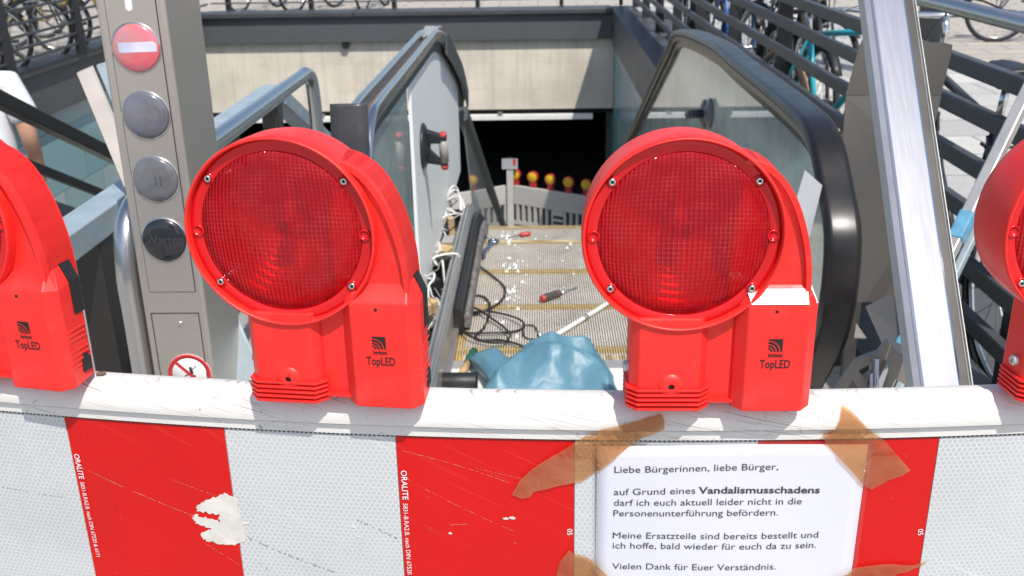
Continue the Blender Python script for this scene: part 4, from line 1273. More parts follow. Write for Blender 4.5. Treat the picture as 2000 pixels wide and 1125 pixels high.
# the step parts above used the escalator's origin as theirs
# comb plate and floor plate
yc = on(1000, 712, 2, 0).y
yf = on(1000, 716, 2, 0).y
m_ = MB(); m_.box((SX0 - .005, yf - .02, -.03), (SX1 + .005, yc + .02, .006))
cp = m_.build('comb_plate', 'alu', esc)
m_ = MB()
n = 60
for i in range(n):
    a = SX0 + (SX1 - SX0) * (i + .5) / n
    m_.box((a - .0016, yc + .02, -.012), (a + .0016, yc + .07, .003))
m_.build('comb_teeth', 'yellow', cp)
m_ = MB(); m_.box((SX0 - .02, 1.75, -.03), (SX1 + .02, yf - .022, .004))
fp = m_.build('floor_plate', 'white_paint', esc, bevel=.002)
fp['label'] = 'pale floor plate at the head of the escalator'
# exposed wiring and parts in the opened left deck
random.seed(21)
comps = [('component', 'component'), ('component', 'dark_steel'), ('component', 'brass'), ('component', 'alu'), ('component', 'rubber')]
ya, yb_ = 2.9, YK + .1
for i in range(34):
    y_ = ya + (yb_ - ya) * (i + random.random()) / 34
    kx = random.uniform(EL - .045, EL + .05); hz_ = random.uniform(.05, .125)
    mt = random.choice(['component', 'dark_steel', 'brass', 'alu', 'rubber', 'brass', 'rubber'])
    m_ = MB()
    if i % 3 == 0: m_.lathe([(1e-7, 0), (.02, 0), (.02, hz_ * .5), (.012, hz_ * .55), (1e-7, hz_ * .55)], (kx, y_, .03), 'z', 10)
    else:
        a = random.uniform(-.6, .6); L, W = random.uniform(.03, .09), random.uniform(.015, .035)
        pts = [Vector((kx, y_, .03)) + Vector((px * math.cos(a) - py * math.sin(a), px * math.sin(a) + py * math.cos(a), 0)) for px, py in ((-W, -L / 2), (W, -L / 2), (W, L / 2), (-W, L / 2))]
        m_.prism(pts, (0, 0, hz_))
    m_.build('exposed_component', mt, esc, bevel=.003)
for i in range(13):
    y_ = ya + .15 + (yb_ - ya - .2) * i / 13
    kx = random.uniform(EL - .03, EL + .06)
    pts = [(kx, y_, .06)]
    L = random.uniform(.12, .34)
    for k in range(1, 6):
        pts.append((kx + random.uniform(-.05, .05), y_ + L * k / 6, .10 + random.uniform(.0, .07) * math.sin(PI * k / 6) + .02))
    pts.append((kx + random.uniform(-.04, .04), y_ + L, .07))
    m_ = MB(); m_.tube(cr(pts, 6), random.choice((.0022, .003, .0042)), 6)
    m_.build('loose_wire', 'white_cable' if i % 4 else 'component', esc)
# big loops of cable at the far end
for (px, py, w_, h_) in ((898, 400, .06, .10), (905, 392, .05, .12), (890, 410, .08, .07)):
    p = on(px, py, 1, YK - .05); pts = []
    for k in range(10):
        a = PI * k / 9; pts.append((EL + .03 + w_ * .6 * math.cos(a), YK - .05 + .03 * math.sin(a * 2), .12 + h_ * math.sin(a)))
    MB().tube(cr(pts, 4), .0038, 6).build('loose_wire', 'white_cable', esc)
# white card propped inside the right balustrade
pc = [on(px, py, 1, 2.15) for px, py in ((1572, 332), (1606, 362), (1582, 462), (1545, 424))]
wc = MB().prism(pc, (0, .004, 0))
single(wc, 'white_card', 'card_grey', 'small white card leaning on the right balustrade glass beside the red lamp', 'card')

# ------------------------------------------------------------------ glass suction lifters
def lifter(c, side, mats, label, cups, rad_, hd, reach, hlen, hoff):
    """glazier's suction lifter on a balustrade: cups, two arms, a handle; side +1 points to +X"""
    t = thing('suction_lifter', label, 'suction lifter', c, 0, 'glass suction lifters')
    c = Vector(c); hd = Vector((0, *hd)).normalized()
    for u_ in cups:
        e = c + hd * u_
        m_ = MB(); k = rad_ / .062
        m_.lathe([(1e-7, 0), (.060 * k, 0), (.062 * k, .004), (.054 * k, .012), (.030 * k, .020), (.020 * k, .026), (1e-7, .026)], (0, 0, 0), 'x', 32)
        for i in range(len(m_.v)): m_.v[i] = e + Vector((m_.v[i].x * side, m_.v[i].y, m_.v[i].z))
        m_.build('suction_cup', mats[0], t)
    hc = c + hd * hoff
    for s_ in (-1, 1):
        a = hc + hd * s_ * hlen * .5
        m_ = MB(); P = [c + hd * s_ * rad_ * .75 + Vector((side * .010, 0, 0)), c + hd * s_ * .012 + Vector((side * .022, 0, 0)), a + Vector((side * (reach - .015), 0, 0)) - hd * s_ * .010, a + Vector((side * (reach + .014), 0, 0)), a + Vector((side * (reach + .010), 0, 0)) + hd * s_ * .014]
        w_ = Vector((0, hd.z, -hd.y)) * .030
        m_.prism([p - w_ * .5 for p in P], w_); m_.build('arm', mats[1], t, bevel=.004)
        q = a + Vector((side * reach, 0, 0)) + hd * s_ * .012
        m_ = MB(); m_.tube([q, q + hd * s_ * .016], [.015, .013], 14); m_.build('release_button', mats[3], t)
    m_ = MB(); m_.tube([hc - hd * hlen * .5 + Vector((side * reach, 0, 0)), hc + hd * hlen * .5 + Vector((side * reach, 0, 0))], .0165, 16)
    m_.build('handle', mats[2], t)
    return t
pl_ = on(826, 285, 0, EL + .008)
lifter(pl_, 1, ('lifter', 'lifter', 'lifter_grey', 'tool_red'), 'black suction lifter with red buttons stuck on the milky white pane', (0,), .085, (.18, -1), .075, .085, .02)
pr_ = on(1383, 222, 0, ER - .008)
lifter(pr_, -1, ('cup_rubber', 'lifter_blue', 'lifter_blue', 'lifter_blue'), 'blue-black suction lifter stuck on the clear right balustrade glass', (-.065, .065), .058, (1, -.22), .06, .13, .03)

# ------------------------------------------------------------------ tools and debris on the steps
def flat_px(px, py, z=.004): return on(px, py, 2, z)
# cable coil
cp_ = [(945, 498), (930, 512), (957, 535), (985, 560), (984, 580), (962, 600), (930, 612), (905, 622), (900, 640), (915, 650), (960, 650), (1000, 648), (1022, 640), (1018, 626), (990, 615), (950, 608), (915, 612), (897, 625), (899, 640), (915, 655), (950, 668), (985, 668), (996, 655), (985, 640), (955, 618), (935, 605), (915, 598), (902, 605), (908, 590), (925, 578), (945, 580), (957, 595), (955, 615), (945, 640), (930, 655), (938, 664), (975, 664), (1010, 672), (1028, 682), (1028, 694), (985, 702)]
pts = []
for i, (a, b) in enumerate(cp_):
    pts.append(flat_px(a, b, .008 + .006 * (i % 3 == 1) + .010 * (12 < i < 26)))
m_ = MB(); m_.tube(cr(pts, 7), .0042, 8)
single(m_, 'black_cable', 'rubber', 'loosely coiled black cable lying across the ribbed steps', 'cable')
lp_ = [flat_px(a, b, .006) for a, b in ((1021, 640), (1023, 655), (1032, 661), (1050, 661), (1050, 648), (1042, 636), (1024, 635))]
m_ = MB(); m_.tube(cr(lp_, 6), .0028, 6)
single(m_, 'wire_loop', 'rubber', 'thin black wire loop lying beside the coiled cable', 'wire')
# screwdriver
def screwdriver(a, b, label, grip, ends, hl, r):
    a, b = Vector(a), Vector(b); d = (b - a).normalized(); L = (b - a).length
    t = thing('screwdriver', label, 'screwdriver', a, 0, 'screwdrivers on the steps')
    def seg(u0, u1, rs): return [a + d * L * (u0 + (u1 - u0) * k / (len(rs) - 1)) for k in range(len(rs))]
    rs = [r * .8, r, r, r * .85, r, r * .95]
    MB().tube(seg(.03, hl, rs), rs, 12).build('handle', grip, t)
    MB().tube(seg(0, .06, [r * .6, r * .9, r]), [r * .6, r * .9, r * 1.01], 12).build('handle_cap', ends, t)
    MB().tube(seg(hl - .06, hl + .03, [r, r * .9, r * .5]), [r * 1.01, r * .9, r * .5], 12).build('collar', ends, t)
    MB().tube([a + d * L * (hl + .02), b], .0032, 8).build('shaft', 'chrome', t)
    return t
screwdriver(flat_px(1057, 584, .017), flat_px(1128, 561, .008), 'grey and red screwdriver lying on the middle of the steps', 'tool_grey', 'tool_red', .48, .016)
screwdriver(flat_px(1036, 456, .014), flat_px(968, 468, .006), 'red handled screwdriver near the far edge of the steps', 'tool_red', 'tool_red', .28, .013)
# combination wrench
def wrench(a, b, label, mat, w_):
    a, b = Vector(a), Vector(b); d = (b - a).normalized(); n_ = Vector((-d.y, d.x, 0)); L = (b - a).length
    t = thing('wrench', label, 'wrench', a, 0, 'wrenches on the steps')
    m_ = MB(); m_.bar(a + d * w_, b - d * w_, w_ * .8, .009); m_.build('shank', mat, t, bevel=.002)
    m_ = MB(); ring = []
    for k in range(17):
        q = 2 * PI * k / 16; ring.append(b + (d * math.cos(q) + n_ * math.sin(q)) * w_ * .85)
    m_.tube(ring, w_ * .38, 8, False); m_.build('ring_end', mat, t)
    m_ = MB()
    for sgn in (-1, 1):
        m_.tube(cr([a + d * w_, a + n_ * sgn * w_ * .8 + d * .1 * w_, a + n_ * sgn * w_ * .75 - d * w_ * .9], 5), w_ * .36, 8)
    m_.build('open_jaw', mat, t)
    return t
wrench(flat_px(938, 500, .012), flat_px(964, 471, .012), 'steel combination wrench with its ring end catching the sun', 'tool_steel', .021)
wrench(flat_px(936, 496, .022), flat_px(944, 464, .022), 'dark wrench lying across the steel combination wrench', 'dark_steel', .017)
# white plastic conduit
m_ = MB(); m_.tube([flat_px(1046, 678, .012), flat_px(1110, 640, .012), flat_px(1180, 597, .012), flat_px(1225, 566, .012)], .0085, 8)
cdt = thing('white_conduit', 'thin white plastic strip lying diagonally across the steps', 'plastic strip', flat_px(1110, 640, .012))
m_.build('strip', 'white_cable', cdt)
q = flat_px(1143, 620, .012); d = (flat_px(1180, 597, .012) - flat_px(1110, 640, .012)).normalized()
MB().tube([q - d * .012, q + d * .012], .0105, 8).build('clip', 'component', cdt)
# glass crumbs: nobody could count them
random.seed(31); m_ = MB()
def crumb(p, r):
    vs = [p + Vector((random.uniform(-1, 1), random.uniform(-1, 1), random.uniform(0, 1.1))) * r for _ in range(5)]
    m_.add([p + Vector((-r, -r * .7, 0)), p + Vector((r, -r * .5, 0)), p + Vector((r * .6, r, 0)), p + Vector((-r * .8, r * .6, 0)), p + Vector((random.uniform(-.4, .4) * r, 0, r * 1.3))], [(0, 1, 4), (1, 2, 4), (2, 3, 4), (3, 0, 4), (3, 2, 1, 0)])
cl = [(993, 470, 16), (998, 460, 22), (1000, 515, 30), (990, 525, 24), (1000, 550, 30), (1005, 575, 26), (1010, 565, 22), (960, 700, 40), (1000, 640, 60), (1090, 600, 80), (1100, 500, 90), (1000, 455, 90), (980, 600, 40), (900, 730, 25)]
for cx_, cy_, sp_ in cl:
    for k in range(12 if sp_ < 35 else 9):
        px, py = random.gauss(cx_, sp_ * .45), random.gauss(cy_, sp_ * .3)
        if py < 447 or px < 895: continue
        crumb(flat_px(px, py, .001), random.choice((.002, .0025, .0035, .005, .0085)))
tag(m_.build('glass_crumbs', 'shard', None, origin=flat_px(1000, 560, 0)), 'scattered crumbs of broken safety glass on the steps', 'broken glass', kind='stuff')
# rubber mallet
t = thing('rubber_mallet', 'black rubber mallet with a wooden handle and green grip on the pale floor plate', 'mallet', flat_px(893, 752, .004))
a, b = flat_px(858, 746, .034), flat_px(929, 746, .034)
a.y += .0; d = (b - a)
MB().lathe([(1e-7, -.064), (.027, -.064), (.031, -.058), (.031, .058), (.027, .064), (1e-7, .064)], (a + b) / 2, 'x', 24).build('head', 'rubber', t)
mid = (a + b) / 2
h1 = flat_px(926, 686, .03)
MB().tube([mid, mid.lerp(h1, .62)], [.013, .0125], 12).build('handle', 'wood', t)
MB().tube([mid.lerp(h1, .6), mid.lerp(h1, .8), h1], [.0145, .0155, .014], 12).build('grip', 'green', t)
# blue plastic bag: a slumped sheet mass with folds, and its rolled neck
random.seed(12)
bt = thing('plastic_bag', 'crumpled blue plastic bag lying on the pale floor plate at the head of the escalator', 'bag', flat_px(1090, 745, .004))
base = [flat_px(a, b, .006) for a, b in ((925, 790), (955, 765), (985, 738), (1012, 716), (1050, 702), (1105, 700), (1165, 708), (1192, 728), (1212, 772), (1206, 800), (1060, 810), (940, 805))]
cen = sum(base, Vector()) / len(base) + Vector((.0, .02, 0))
loop = cr(base, 14, True)
folds = []
for k in range(12):
    a = random.uniform(0, PI); folds.append((math.cos(a), math.sin(a), random.uniform(3.5, 9.5), random.uniform(0, 1), random.uniform(.006, .0115)))
hub = flat_px(1005, 742, .0)
def crease(x, y):
    h_ = 0; x += .03 * noise.noise(Vector((x * 8, y * 8, 0))); y += .03 * noise.noise(Vector((x * 8, y * 8, 5)))
    for cx_, sy_, f_, ph, am in folds:
        q = (x * cx_ + y * sy_) * f_ + ph; q = abs(q - math.floor(q) - .5) * 2
        h_ += am * (q ** 1.3 - .45)
    return h_
rows = []
NR = 40
for r in range(NR + 1):
    f = r / NR; row = []
    for j, p in enumerate(loop + [loop[0]]):
        q = p.lerp(cen, f)
        h_ = .128 * (1 - (1 - f) ** 2.8) + .022 * f
        ang = math.atan2(q.y - hub.y, q.x - hub.x); dist = (Vector((q.x, q.y)) - Vector((hub.x, hub.y))).length
        tri = abs(((ang * 1.15 + .9 * noise.noise(Vector((q.x * 4, q.y * 4, 1)))) % 1) - .5) * 2
        cr_h = crease(q.x, q.y) * .8 + .030 * (tri ** 1.3 - .5) * min(1, dist * 6)
        row.append(Vector((q.x + cr_h * .25, q.y - cr_h * .2, .006 + max(0, h_ + cr_h * min(1, f * 3.5)))))
    rows.append(row)
MB().grid(rows).build('bag_body', 'bag', bt)
n0, n1 = flat_px(950, 700, .042), flat_px(1010, 758, .05)
pts = [n0.lerp(n1, k / 6) + Vector((0, 0, .006 * math.sin(k * 2))) for k in range(7)]
ax_ = (n1 - n0).normalized(); sx_ = Vector((-ax_.y, ax_.x, 0)).normalized(); up_ = ax_.cross(sx_); up_ = up_ if up_.z > 0 else -up_
rows = []
for k in range(17):
    f = k / 16; c_ = n0.lerp(n1, f); row = []
    for q in range(37):
        a = 2 * PI * q / 36
        fold = .12 * abs(((a * 1.35 + .6 * noise.noise(Vector((math.cos(a) * 1.5, math.sin(a) * 1.5, f * 2)))) % 1) - .5) * 2
        r_ = (.042 + .012 * f + .010 * (1 - f) ** 3) * (1 + fold - .06 + .18 * noise.noise(Vector((math.cos(a) * 2, math.sin(a) * 2, f * 3 + 4))))
        row.append(c_ + sx_ * math.cos(a) * r_ * 1.12 + up_ * math.sin(a) * r_ * .78 + ax_ * (-.014 * math.sin(a * 2 + 1) * (1 - f)))
    rows.append(row)
MB().grid(rows).build('rolled_neck', 'bag', bt, solid=.0012)
fl_ = [[flat_px(975 + 40 * i, 706 - 4 * i + 14 * j, .012 + .010 * ((i + j) % 2)) for i in range(3)] for j in range(3)]
MB().grid(fl_).build('loose_flap', 'bag', bt, solid=.001)

# ------------------------------------------------------------------ barrier with amber lamps at the foot of the escalator
YBAR = 15.0
lb = thing('slotted_barrier', 'dirty white slotted plastic barrier closing the foot of the escalator, right of the post', 'barrier', (.3, YBAR - .3, -3.7), 0, 'barriers at the foot of the escalator')
def slot_barrier(t, a, b, top):
    """panel from a to b (x, y) with a plain band above a row of upright slots"""
    a, b = Vector((*a, 0)), Vector((*b, 0)); d = (b - a); L = d.length; d.normalize(); n_ = Vector((-d.y, d.x, 0)) * .05
    def slab(u0, u1, z0, z1, name='panel'):
        m.prism([a + d * u0 + Vector((0, 0, z0)), a + d * u1 + Vector((0, 0, z0)), a + d * u1 + Vector((0, 0, z1)), a + d * u0 + Vector((0, 0, z1))], n_)
    m = MB()
    slab(0, L, top - .30, top); m.build('upper_band', 'shaded_dirty_white', t, bevel=.01)
    m = MB(); u_ = .04
    slab(0, L, top - .62, top - .56); slab(0, L, top - 1.0, top - .66)
    k = 0
    while u_ < L:
        if k % 7 == 6:
            slab(u_, u_ + .03, top - .56, top - .302); slab(u_ + .03, u_ + .20, top - .38, top - .302); slab(u_ + .03, u_ + .20, top - .47, top - .43); slab(u_ + .03, u_ + .20, top - .56, top - .52); u_ += .21
        else:
            slab(u_, u_ + .045, top - .56, top - .302); u_ += .105
        k += 1
    m.build('slotted_band', 'shaded_dirty_white', t)
pR0, pR1 = on(1003, 362, 1, YBAR), on(1150, 391, 1, YBAR - .9)
ztop = pR0.z
slot_barrier(lb, (pR0.x, YBAR), (1.02, YBAR - .85), ztop)
lb2 = thing('slotted_barrier', 'dirty white slotted plastic barrier at the foot of the escalator, left of the post', 'barrier', (-.9, YBAR - .3, -3.7), 0, 'barriers at the foot of the escalator')
slot_barrier(lb2, (-1.75, YBAR - .75), (pR0.x - .1, YBAR), ztop)
pp = thing('barrier_post', 'grey post with a small white and red sign between the two slotted barriers', 'post', (pR0.x - .05, YBAR - .02, -3.7))
m_ = MB(); m_.box((pR0.x - .10, YBAR - .06, -3.7), (pR0.x - .0, YBAR + .04, on(995, 308, 1, YBAR).z)); m_.build('upright', 'shaded_dirty_white', pp)
zs = on(995, 318, 1, YBAR).z
m_ = MB(); m_.box((pR0.x - .17, YBAR - .075, zs - .08), (pR0.x + .07, YBAR - .062, zs + .08)); m_.build('sign_plate', 'sign_grey', pp)
m_ = MB(); m_.box((pR0.x + .0, YBAR - .08, zs - .02), (pR0.x + .04, YBAR - .076, zs + .075)); m_.build('red_mark', 'sign_red', pp)
def amber(p, rz, label):
    t = thing('amber_lamp', label, 'warning lamp', p, rz, 'amber lamps on the slotted barriers', world=False)
    MB().lathe([(.074, .0), (.084, -.005), (.088, .01), (.084, .06), (.06, .075), (1e-7, .075)], (0, 0, .165), 'y', 24).build('housing', 'amber_housing', t)
    MB().lathe([(.075, .002), (.05, -.010), (1e-7, -.014)], (0, 0, .165), 'y', 24).build('lens', 'yellow_lens', t)
    m_ = MB(); m_.box((-.055, .0, .0), (.055, .065, .095), .015); m_.build('battery_box', 'amber_housing', t)
    return t
posR = [(1004, 'first amber lamp, half behind the grey post'), (1039, 'second amber lamp right of the grey post'), (1074, 'third amber lamp right of the grey post'), (1109, 'fourth amber lamp right of the grey post'), (1143, 'fifth amber lamp, half hidden behind the big red lamp')]
for px, lab in posR:
    u_ = (on(px, 360, 1, YBAR - .4).x - pR0.x) / (1.02 - pR0.x)
    amber((pR0.x + (1.02 - pR0.x) * u_, YBAR + .02 - .85 * u_, ztop), -.45, lab)
amber((on(927, 350, 1, YBAR - .2).x, YBAR - .22, ztop), .35, 'single amber lamp left of the grey post')

# ------------------------------------------------------------------ signal pillar
PX0, PX1, PY = -.754, -.634, 1.75
sp_ = thing('signal_pillar', 'brushed steel signal pillar with four round lenses, the top one showing a no entry sign', 'signal pillar', ((PX0 + PX1) / 2, PY + .1, 0))
yback = on(391, 0, 0, PX1).y
m_ = MB(); m_.box((PX0, PY, 0), (PX1, yback, 1.42), .004)
m_.build('body', 'stainless', sp_, bevel=.004)
m_ = MB(); m_.box((PX0 + .018, PY - .0018, .72 + .060), (PX1 - .016, PY + .001, 1.40)); fpz = m_.build('front_plate', 'stainless', sp_)
# dark joint lines round the plates
def joint(x0, x1, z0, z1, w=.0011):
    m_ = MB(); y_ = PY - .0012
    for a in ((x0 - w, z0 - w, x1 + w, z0), (x0 - w, z1, x1 + w, z1 + w), (x0 - w, z0, x0, z1), (x1, z0, x1 + w, z1)):
        m_.box((a[0], y_, a[1]), (a[2], y_ + .002, a[3]))
    return m_
joint(PX0 + .018, PX1 - .016, .78, 1.40).build('joint', 'dark', sp_)
discs = [(267, 93), (286, 225), (305, 350), (330, 468)]
rad = .0405
for i, (px, py) in enumerate(discs):
    c = on(px, py, 1, PY); cx_ = -.693
    c = Vector((cx_, PY, c.z))
    lens = MB().lathe([(rad, -.0020), (rad, -.0048), (rad * .93, -.0075), (rad * .6, -.0105), (1e-7, -.0118)], c, 'y', 48).build('signal_lens', ('disc_red', 'disc_grey', 'disc_grey2', 'disc_black')[i], sp_)
    lens['label'] = ('red lens with a pale bar', 'blank grey lens', 'smoked grey lens', 'black lens with dull lettering')[i]
    MB().lathe([(rad + .0006, -.0018), (rad + .0028, -.0018), (rad + .0030, -.0032), (rad + .0008, -.0036)], c, 'y', 48).build('lens_ring', 'chrome', lens)
    def dome(d_, lift=.0003):
        P_ = [(0, -.0118), (.6, -.0105), (.93, -.0075), (1.0, -.0048)]
        for (a, ya_), (b, yb2) in zip(P_, P_[1:]):
            if d_ <= b: return c.y + ya_ + (yb2 - ya_) * (d_ - a) / (b - a) - lift
        return c.y - .0045
    if i == 0:
        m_ = MB(); rows = []
        for r in range(4):
            rows.append([Vector((c.x + (-.0285 + .0655 * k / 12), 0, c.z + (-.0085 + .017 * r / 3) + .0015 + .0012 * k / 12)) for k in range(13)])
        for row in rows:
            for p in row:
                d_ = math.hypot(p.x - c.x, p.z - c.z) / rad
                p.y = dome(d_)
        m_.grid(rows); m_.build('pale_bar', 'disc_bar', lens)
    if i == 2:
        m_ = MB()
        for k in (0, 1):
            x_ = c.x + .002 + k * .0085
            m_.add([(x_, c.y - .0121, c.z - .008), (x_ + .0032, c.y - .0121, c.z - .008), (x_ + .0032, c.y - .0121, c.z + .008), (x_, c.y - .0121, c.z + .008)], [(0, 1, 2, 3)])
        M['smudge'] = plain('smoked_symbol', (.085, .087, .092), .4)
        m_.build('symbol', 'smudge', lens)
    if i == 3:
        vs, fs, (a0, a1) = text_mesh('Warten', .02)
        k = .071 / (a1 - a0)
        m_ = MB()
        pts = []
        for p in vs:
            x_, z_ = c.x - .033 + (p.x - a0) * k, c.z - .006 + p.y * k * 1.15
            d_ = math.hypot(x_ - c.x, z_ - c.z) / rad
            pts.append((x_, dome(d_), z_))
        m_.add(pts, fs); m_.build('lettering', 'disc_text', lens)
# slot at the top, lock, lower access panel
c = on(252, 8, 1, PY)
m_ = MB(); m_.prism([(c.x - .006, PY - .0026, c.z - .008), (c.x, PY - .0026, c.z - .012), (c.x + .006, PY - .0026, c.z - .008), (c.x + .006, PY - .0026, c.z + .05), (c.x - .006, PY - .0026, c.z + .05)], (0, .001, 0))
m_.build('slot_cover', 'white_paint', sp_)
joint(PX0 + .014, PX1 - .016, .30, .735).build('access_panel_joint', 'dark', sp_)
c = on(352, 632, 1, PY)
MB().lathe([(.005, .0), (.005, -.003), (.0035, -.004), (1e-7, -.004)], c, 'y', 16).build('lock', 'chrome', sp_)
# prohibition sticker: red ring, white field, stroke, pictogram
c = on(371, 730, 1, PY); r_ = .0425
stk = MB().lathe([(r_, -.0004), (r_, -.0010), (1e-7, -.0010)], c, 'y', 48).build('prohibition_sticker', 'white_paint', sp_)
MB().lathe([(r_ * .80, -.0011), (r_ * .80, -.0014), (r_ * .99, -.0014), (r_ * .99, -.0011)], c, 'y', 48).build('red_ring', 'sign_red', stk)
m_ = MB(); d_ = Vector((.70, 0, -.72)); n_ = Vector((.72, 0, .70)) * r_ * .075; c2 = c + Vector((0, -.0016, 0))
m_.add([c2 - d_ * r_ * .84 - n_, c2 + d_ * r_ * .84 - n_, c2 + d_ * r_ * .84 + n_, c2 - d_ * r_ * .84 + n_], [(0, 1, 2, 3)])
m_.build('red_stroke', 'sign_red', stk)
m_ = MB(); c3 = c + Vector((.002, -.0013, .004))
m_.lathe([(.0030, 0), (1e-7, -.0001)], c3 + Vector((.001, 0, .0085)), 'y', 14)
def pic(a, b, w_):
    a, b = Vector((a[0], 0, a[1])), Vector((b[0], 0, b[1])); n_ = (b - a).normalized(); n_ = Vector((-n_.z, 0, n_.x)) * w_
    m_.add([c3 + a - n_, c3 + b - n_, c3 + b + n_, c3 + a + n_], [(0, 1, 2, 3)])
pic((.001, .006), (.003, -.004), .0032); pic((.003, -.004), (-.006, -.006), .0014); pic((-.006, -.005), (-.012, -.009), .0013); pic((.002, .004), (.012, .012), .0008); pic((.012, .012), (.010, .016), .0007); pic((.003, -.006), (.009, -.009), .0018)
m_.build('pictogram', 'print', stk)

# ------------------------------------------------------------------ rails on the left
XH = -.80
h0 = on(262, 600, 0, XH).y; h1 = on(612, 170, 0, XH).y; zt = .92
hoop = [(XH, h0, 0), (XH, h0, .25), (XH, h0, .45), (XH, h0, .58), (XH, h0, zt - .22), (XH, h0, zt - .12), (XH, h0 + .035, zt - .035), (XH, h0 + .13, zt), (XH, h0 + .25, zt), (XH, (h0 + h1) / 2, zt), (XH, h1 - .22, zt), (XH, h1 - .1, zt), (XH, h1 - .025, zt - .035), (XH, h1, zt - .13), (XH, h1, zt - .24), (XH, h1, .5), (XH, h1, .25), (XH, h1, 0)]
single(MB().tube(cr(hoop, 8), .0235, 20), 'hoop_rail', 'stainless_tube', 'shiny stainless tube hoop rail bent down at both ends behind the signal pillar', 'handrail')
XG = -.95
gz = yz(170, 425, XG)[1]; gy1 = yz(540, 213, XG)[0]
gt = thing('stair_handrail', 'blue-grey painted box section handrail on dark posts left of the signal pillar', 'handrail', (XG, 2, 0))
m_ = MB(); m_.box((XG - .036, 1.30, gz - .045), (XG + .036, gy1, gz + .012)); m_.build('top_rail', 'galv', gt, bevel=.003)
m_ = MB(); m_.sweep([(gy1 + .0, gz - .03), (gy1 + 6.5, gz - .03 - 6.5 * .444)], [(XG - .036, .03), (XG + .036, .03), (XG + .036, -.03), (XG - .036, -.03)]); m_.build('sloping_rail', 'galv', gt, bevel=.003)
for y_ in (1.97, 3.5):
    m_ = MB(); m_.box((XG - .028, y_, 0), (XG + .03, y_ + .075, gz - .046)); m_.build('post', 'dark_steel', gt, bevel=.003)
# stair balustrade further left
XS = -2.2
ta, tb = on(0, 195, 0, XS), on(220, 304, 0, XS)
sl_ = (tb.z - ta.z) / (tb.y - ta.y)
sb = thing('stair_balustrade', 'black three-bar stair balustrade sloping down in front of the person', 'balustrade', (XS, 4.5, 0))
def srail(z0, hh, ww, name, mat):
    m_ = MB(); m_.sweep([(3.55, z0 + sl_ * (3.55 - ta.y)), (11.5, z0 + sl_ * (11.5 - ta.y))], [(XS - ww, 0), (XS + ww, 0), (XS + ww, -hh), (XS - ww, -hh)])
    return m_.build(name, mat, sb, bevel=.006)
srail(ta.z + .035, .065, .03, 'top_rail', 'dark_steel')
m1 = on(130, 350, 0, XS); m2 = on(90, 396, 0, XS)
srail(m1.z + .02 - sl_ * (m1.y - ta.y), .04, .018, 'middle_rail', 'rubber')
srail(m2.z + .02 - sl_ * (m2.y - ta.y), .06, .022, 'bottom_rail', 'anthracite')
for y_ in (3.62, 5.6, 7.6):
    zt_ = ta.z + sl_ * (y_ - ta.y); zb_ = -max(0, (y_ - 3.6)) * .444 - .16
    m_ = MB(); m_.box((XS - .02, y_, zb_), (XS + .02, y_ + .05, zt_)); m_.build('post', 'dark_steel', sb)
za = lambda y: ta.z + sl_ * (y - ta.y)
# folded metal cover propped behind the pillar
c1, c2, c3, c4 = on(150, 143, 1, 2.30), on(178, 131, 1, 2.32), on(212, 118, 1, 2.30), on(236, 330, 1, 2.2)
d_ = on(228, 330, 1, 2.15) - c1; d_ = d_.normalized()
t = thing('folded_cover', 'worn folded metal cover strip propped up behind the signal pillar', 'metal cover', c1 + d_ * 1.15)
L = 1.2
MB().prism([c1, c2 , c2 + d_ * L, c1 + d_ * L], (.002, .006, .003)).build('edge_fold', 'worn_sheet', t)
q2 = c2 + Vector((.004, .02, .0))
MB().prism([q2, c3 + Vector((.02, .03, 0)), c3 + Vector((.02, .03, 0)) + d_ * L, q2 + d_ * L], (.002, .006, .003)).build('sheet', 'galv', t)

# ------------------------------------------------------------------ steel pieces on the right
# leaning polished profile
b0, b1 = on(1800, 765, 1, 1.40), on(1880, 765, 1, 1.405)
t0, t1 = on(1700, 0, 1, 1.87), on(1745, 0, 1, 1.87)
ax = ((t0 - b0)).normalized()
across = (b1 - b0); across = (across - ax * across.dot(ax)).normalized()
nrm = across.cross(ax)
if nrm.y > 0: nrm = -nrm
wd = .066
lt = thing('leaning_profile', 'long polished steel profile leaning diagonally, glaring white in the sun', 'steel profile', b0 - ax * .55)
def prof_bar(x0, x1, d0, d1, s0, s1, name, mat, bev=.0015):
    """bar along the leaning axis; x across, d behind the face"""
    m_ = MB(); P = b0 + ax * s0
    q = [P + across * x0 - nrm * d0, P + across * x1 - nrm * d0, P + across * x1 - nrm * d1, P + across * x0 - nrm * d1]
    m_.prism(q, ax * (s1 - s0)); return m_.build(name, mat, lt, bevel=bev)
LL = (t0 - b0).length + .16
prof_bar(0, wd, 0, .012, -.38, LL, 'face', 'steel_bright', .0055)
# chamfered left flange
m_ = MB(); P = b0 + ax * -.38
m_.prism([P + nrm * -.0005, P - across * .008 - nrm * .007, P - across * .009 - nrm * .030, P - across * .007 - nrm * .030, P - across * .006 - nrm * .009, P + nrm * -.0035], ax * (LL + .38)); m_.build('flange', 'flange_steel', lt)
prof_bar(wd + .0006, wd + .018, .012, .05, -.38, LL, 'dark_return', 'dark_steel')
prof_bar(wd + .0185, wd + .0225, .016, .05, -.38, LL, 'glass_edge', 'glass')
prof_bar(wd + .0228, wd + .0242, .012, .05, -.38, LL, 'bright_edge', 'alu', .0004)
p_ = b0 + ax * -.36 + across * wd * .5 - nrm * .02
MB().bar(p_, (p_.x, p_.y + .02, 0), .05, .02).build('foot', 'flange_steel', lt, bevel=.003)
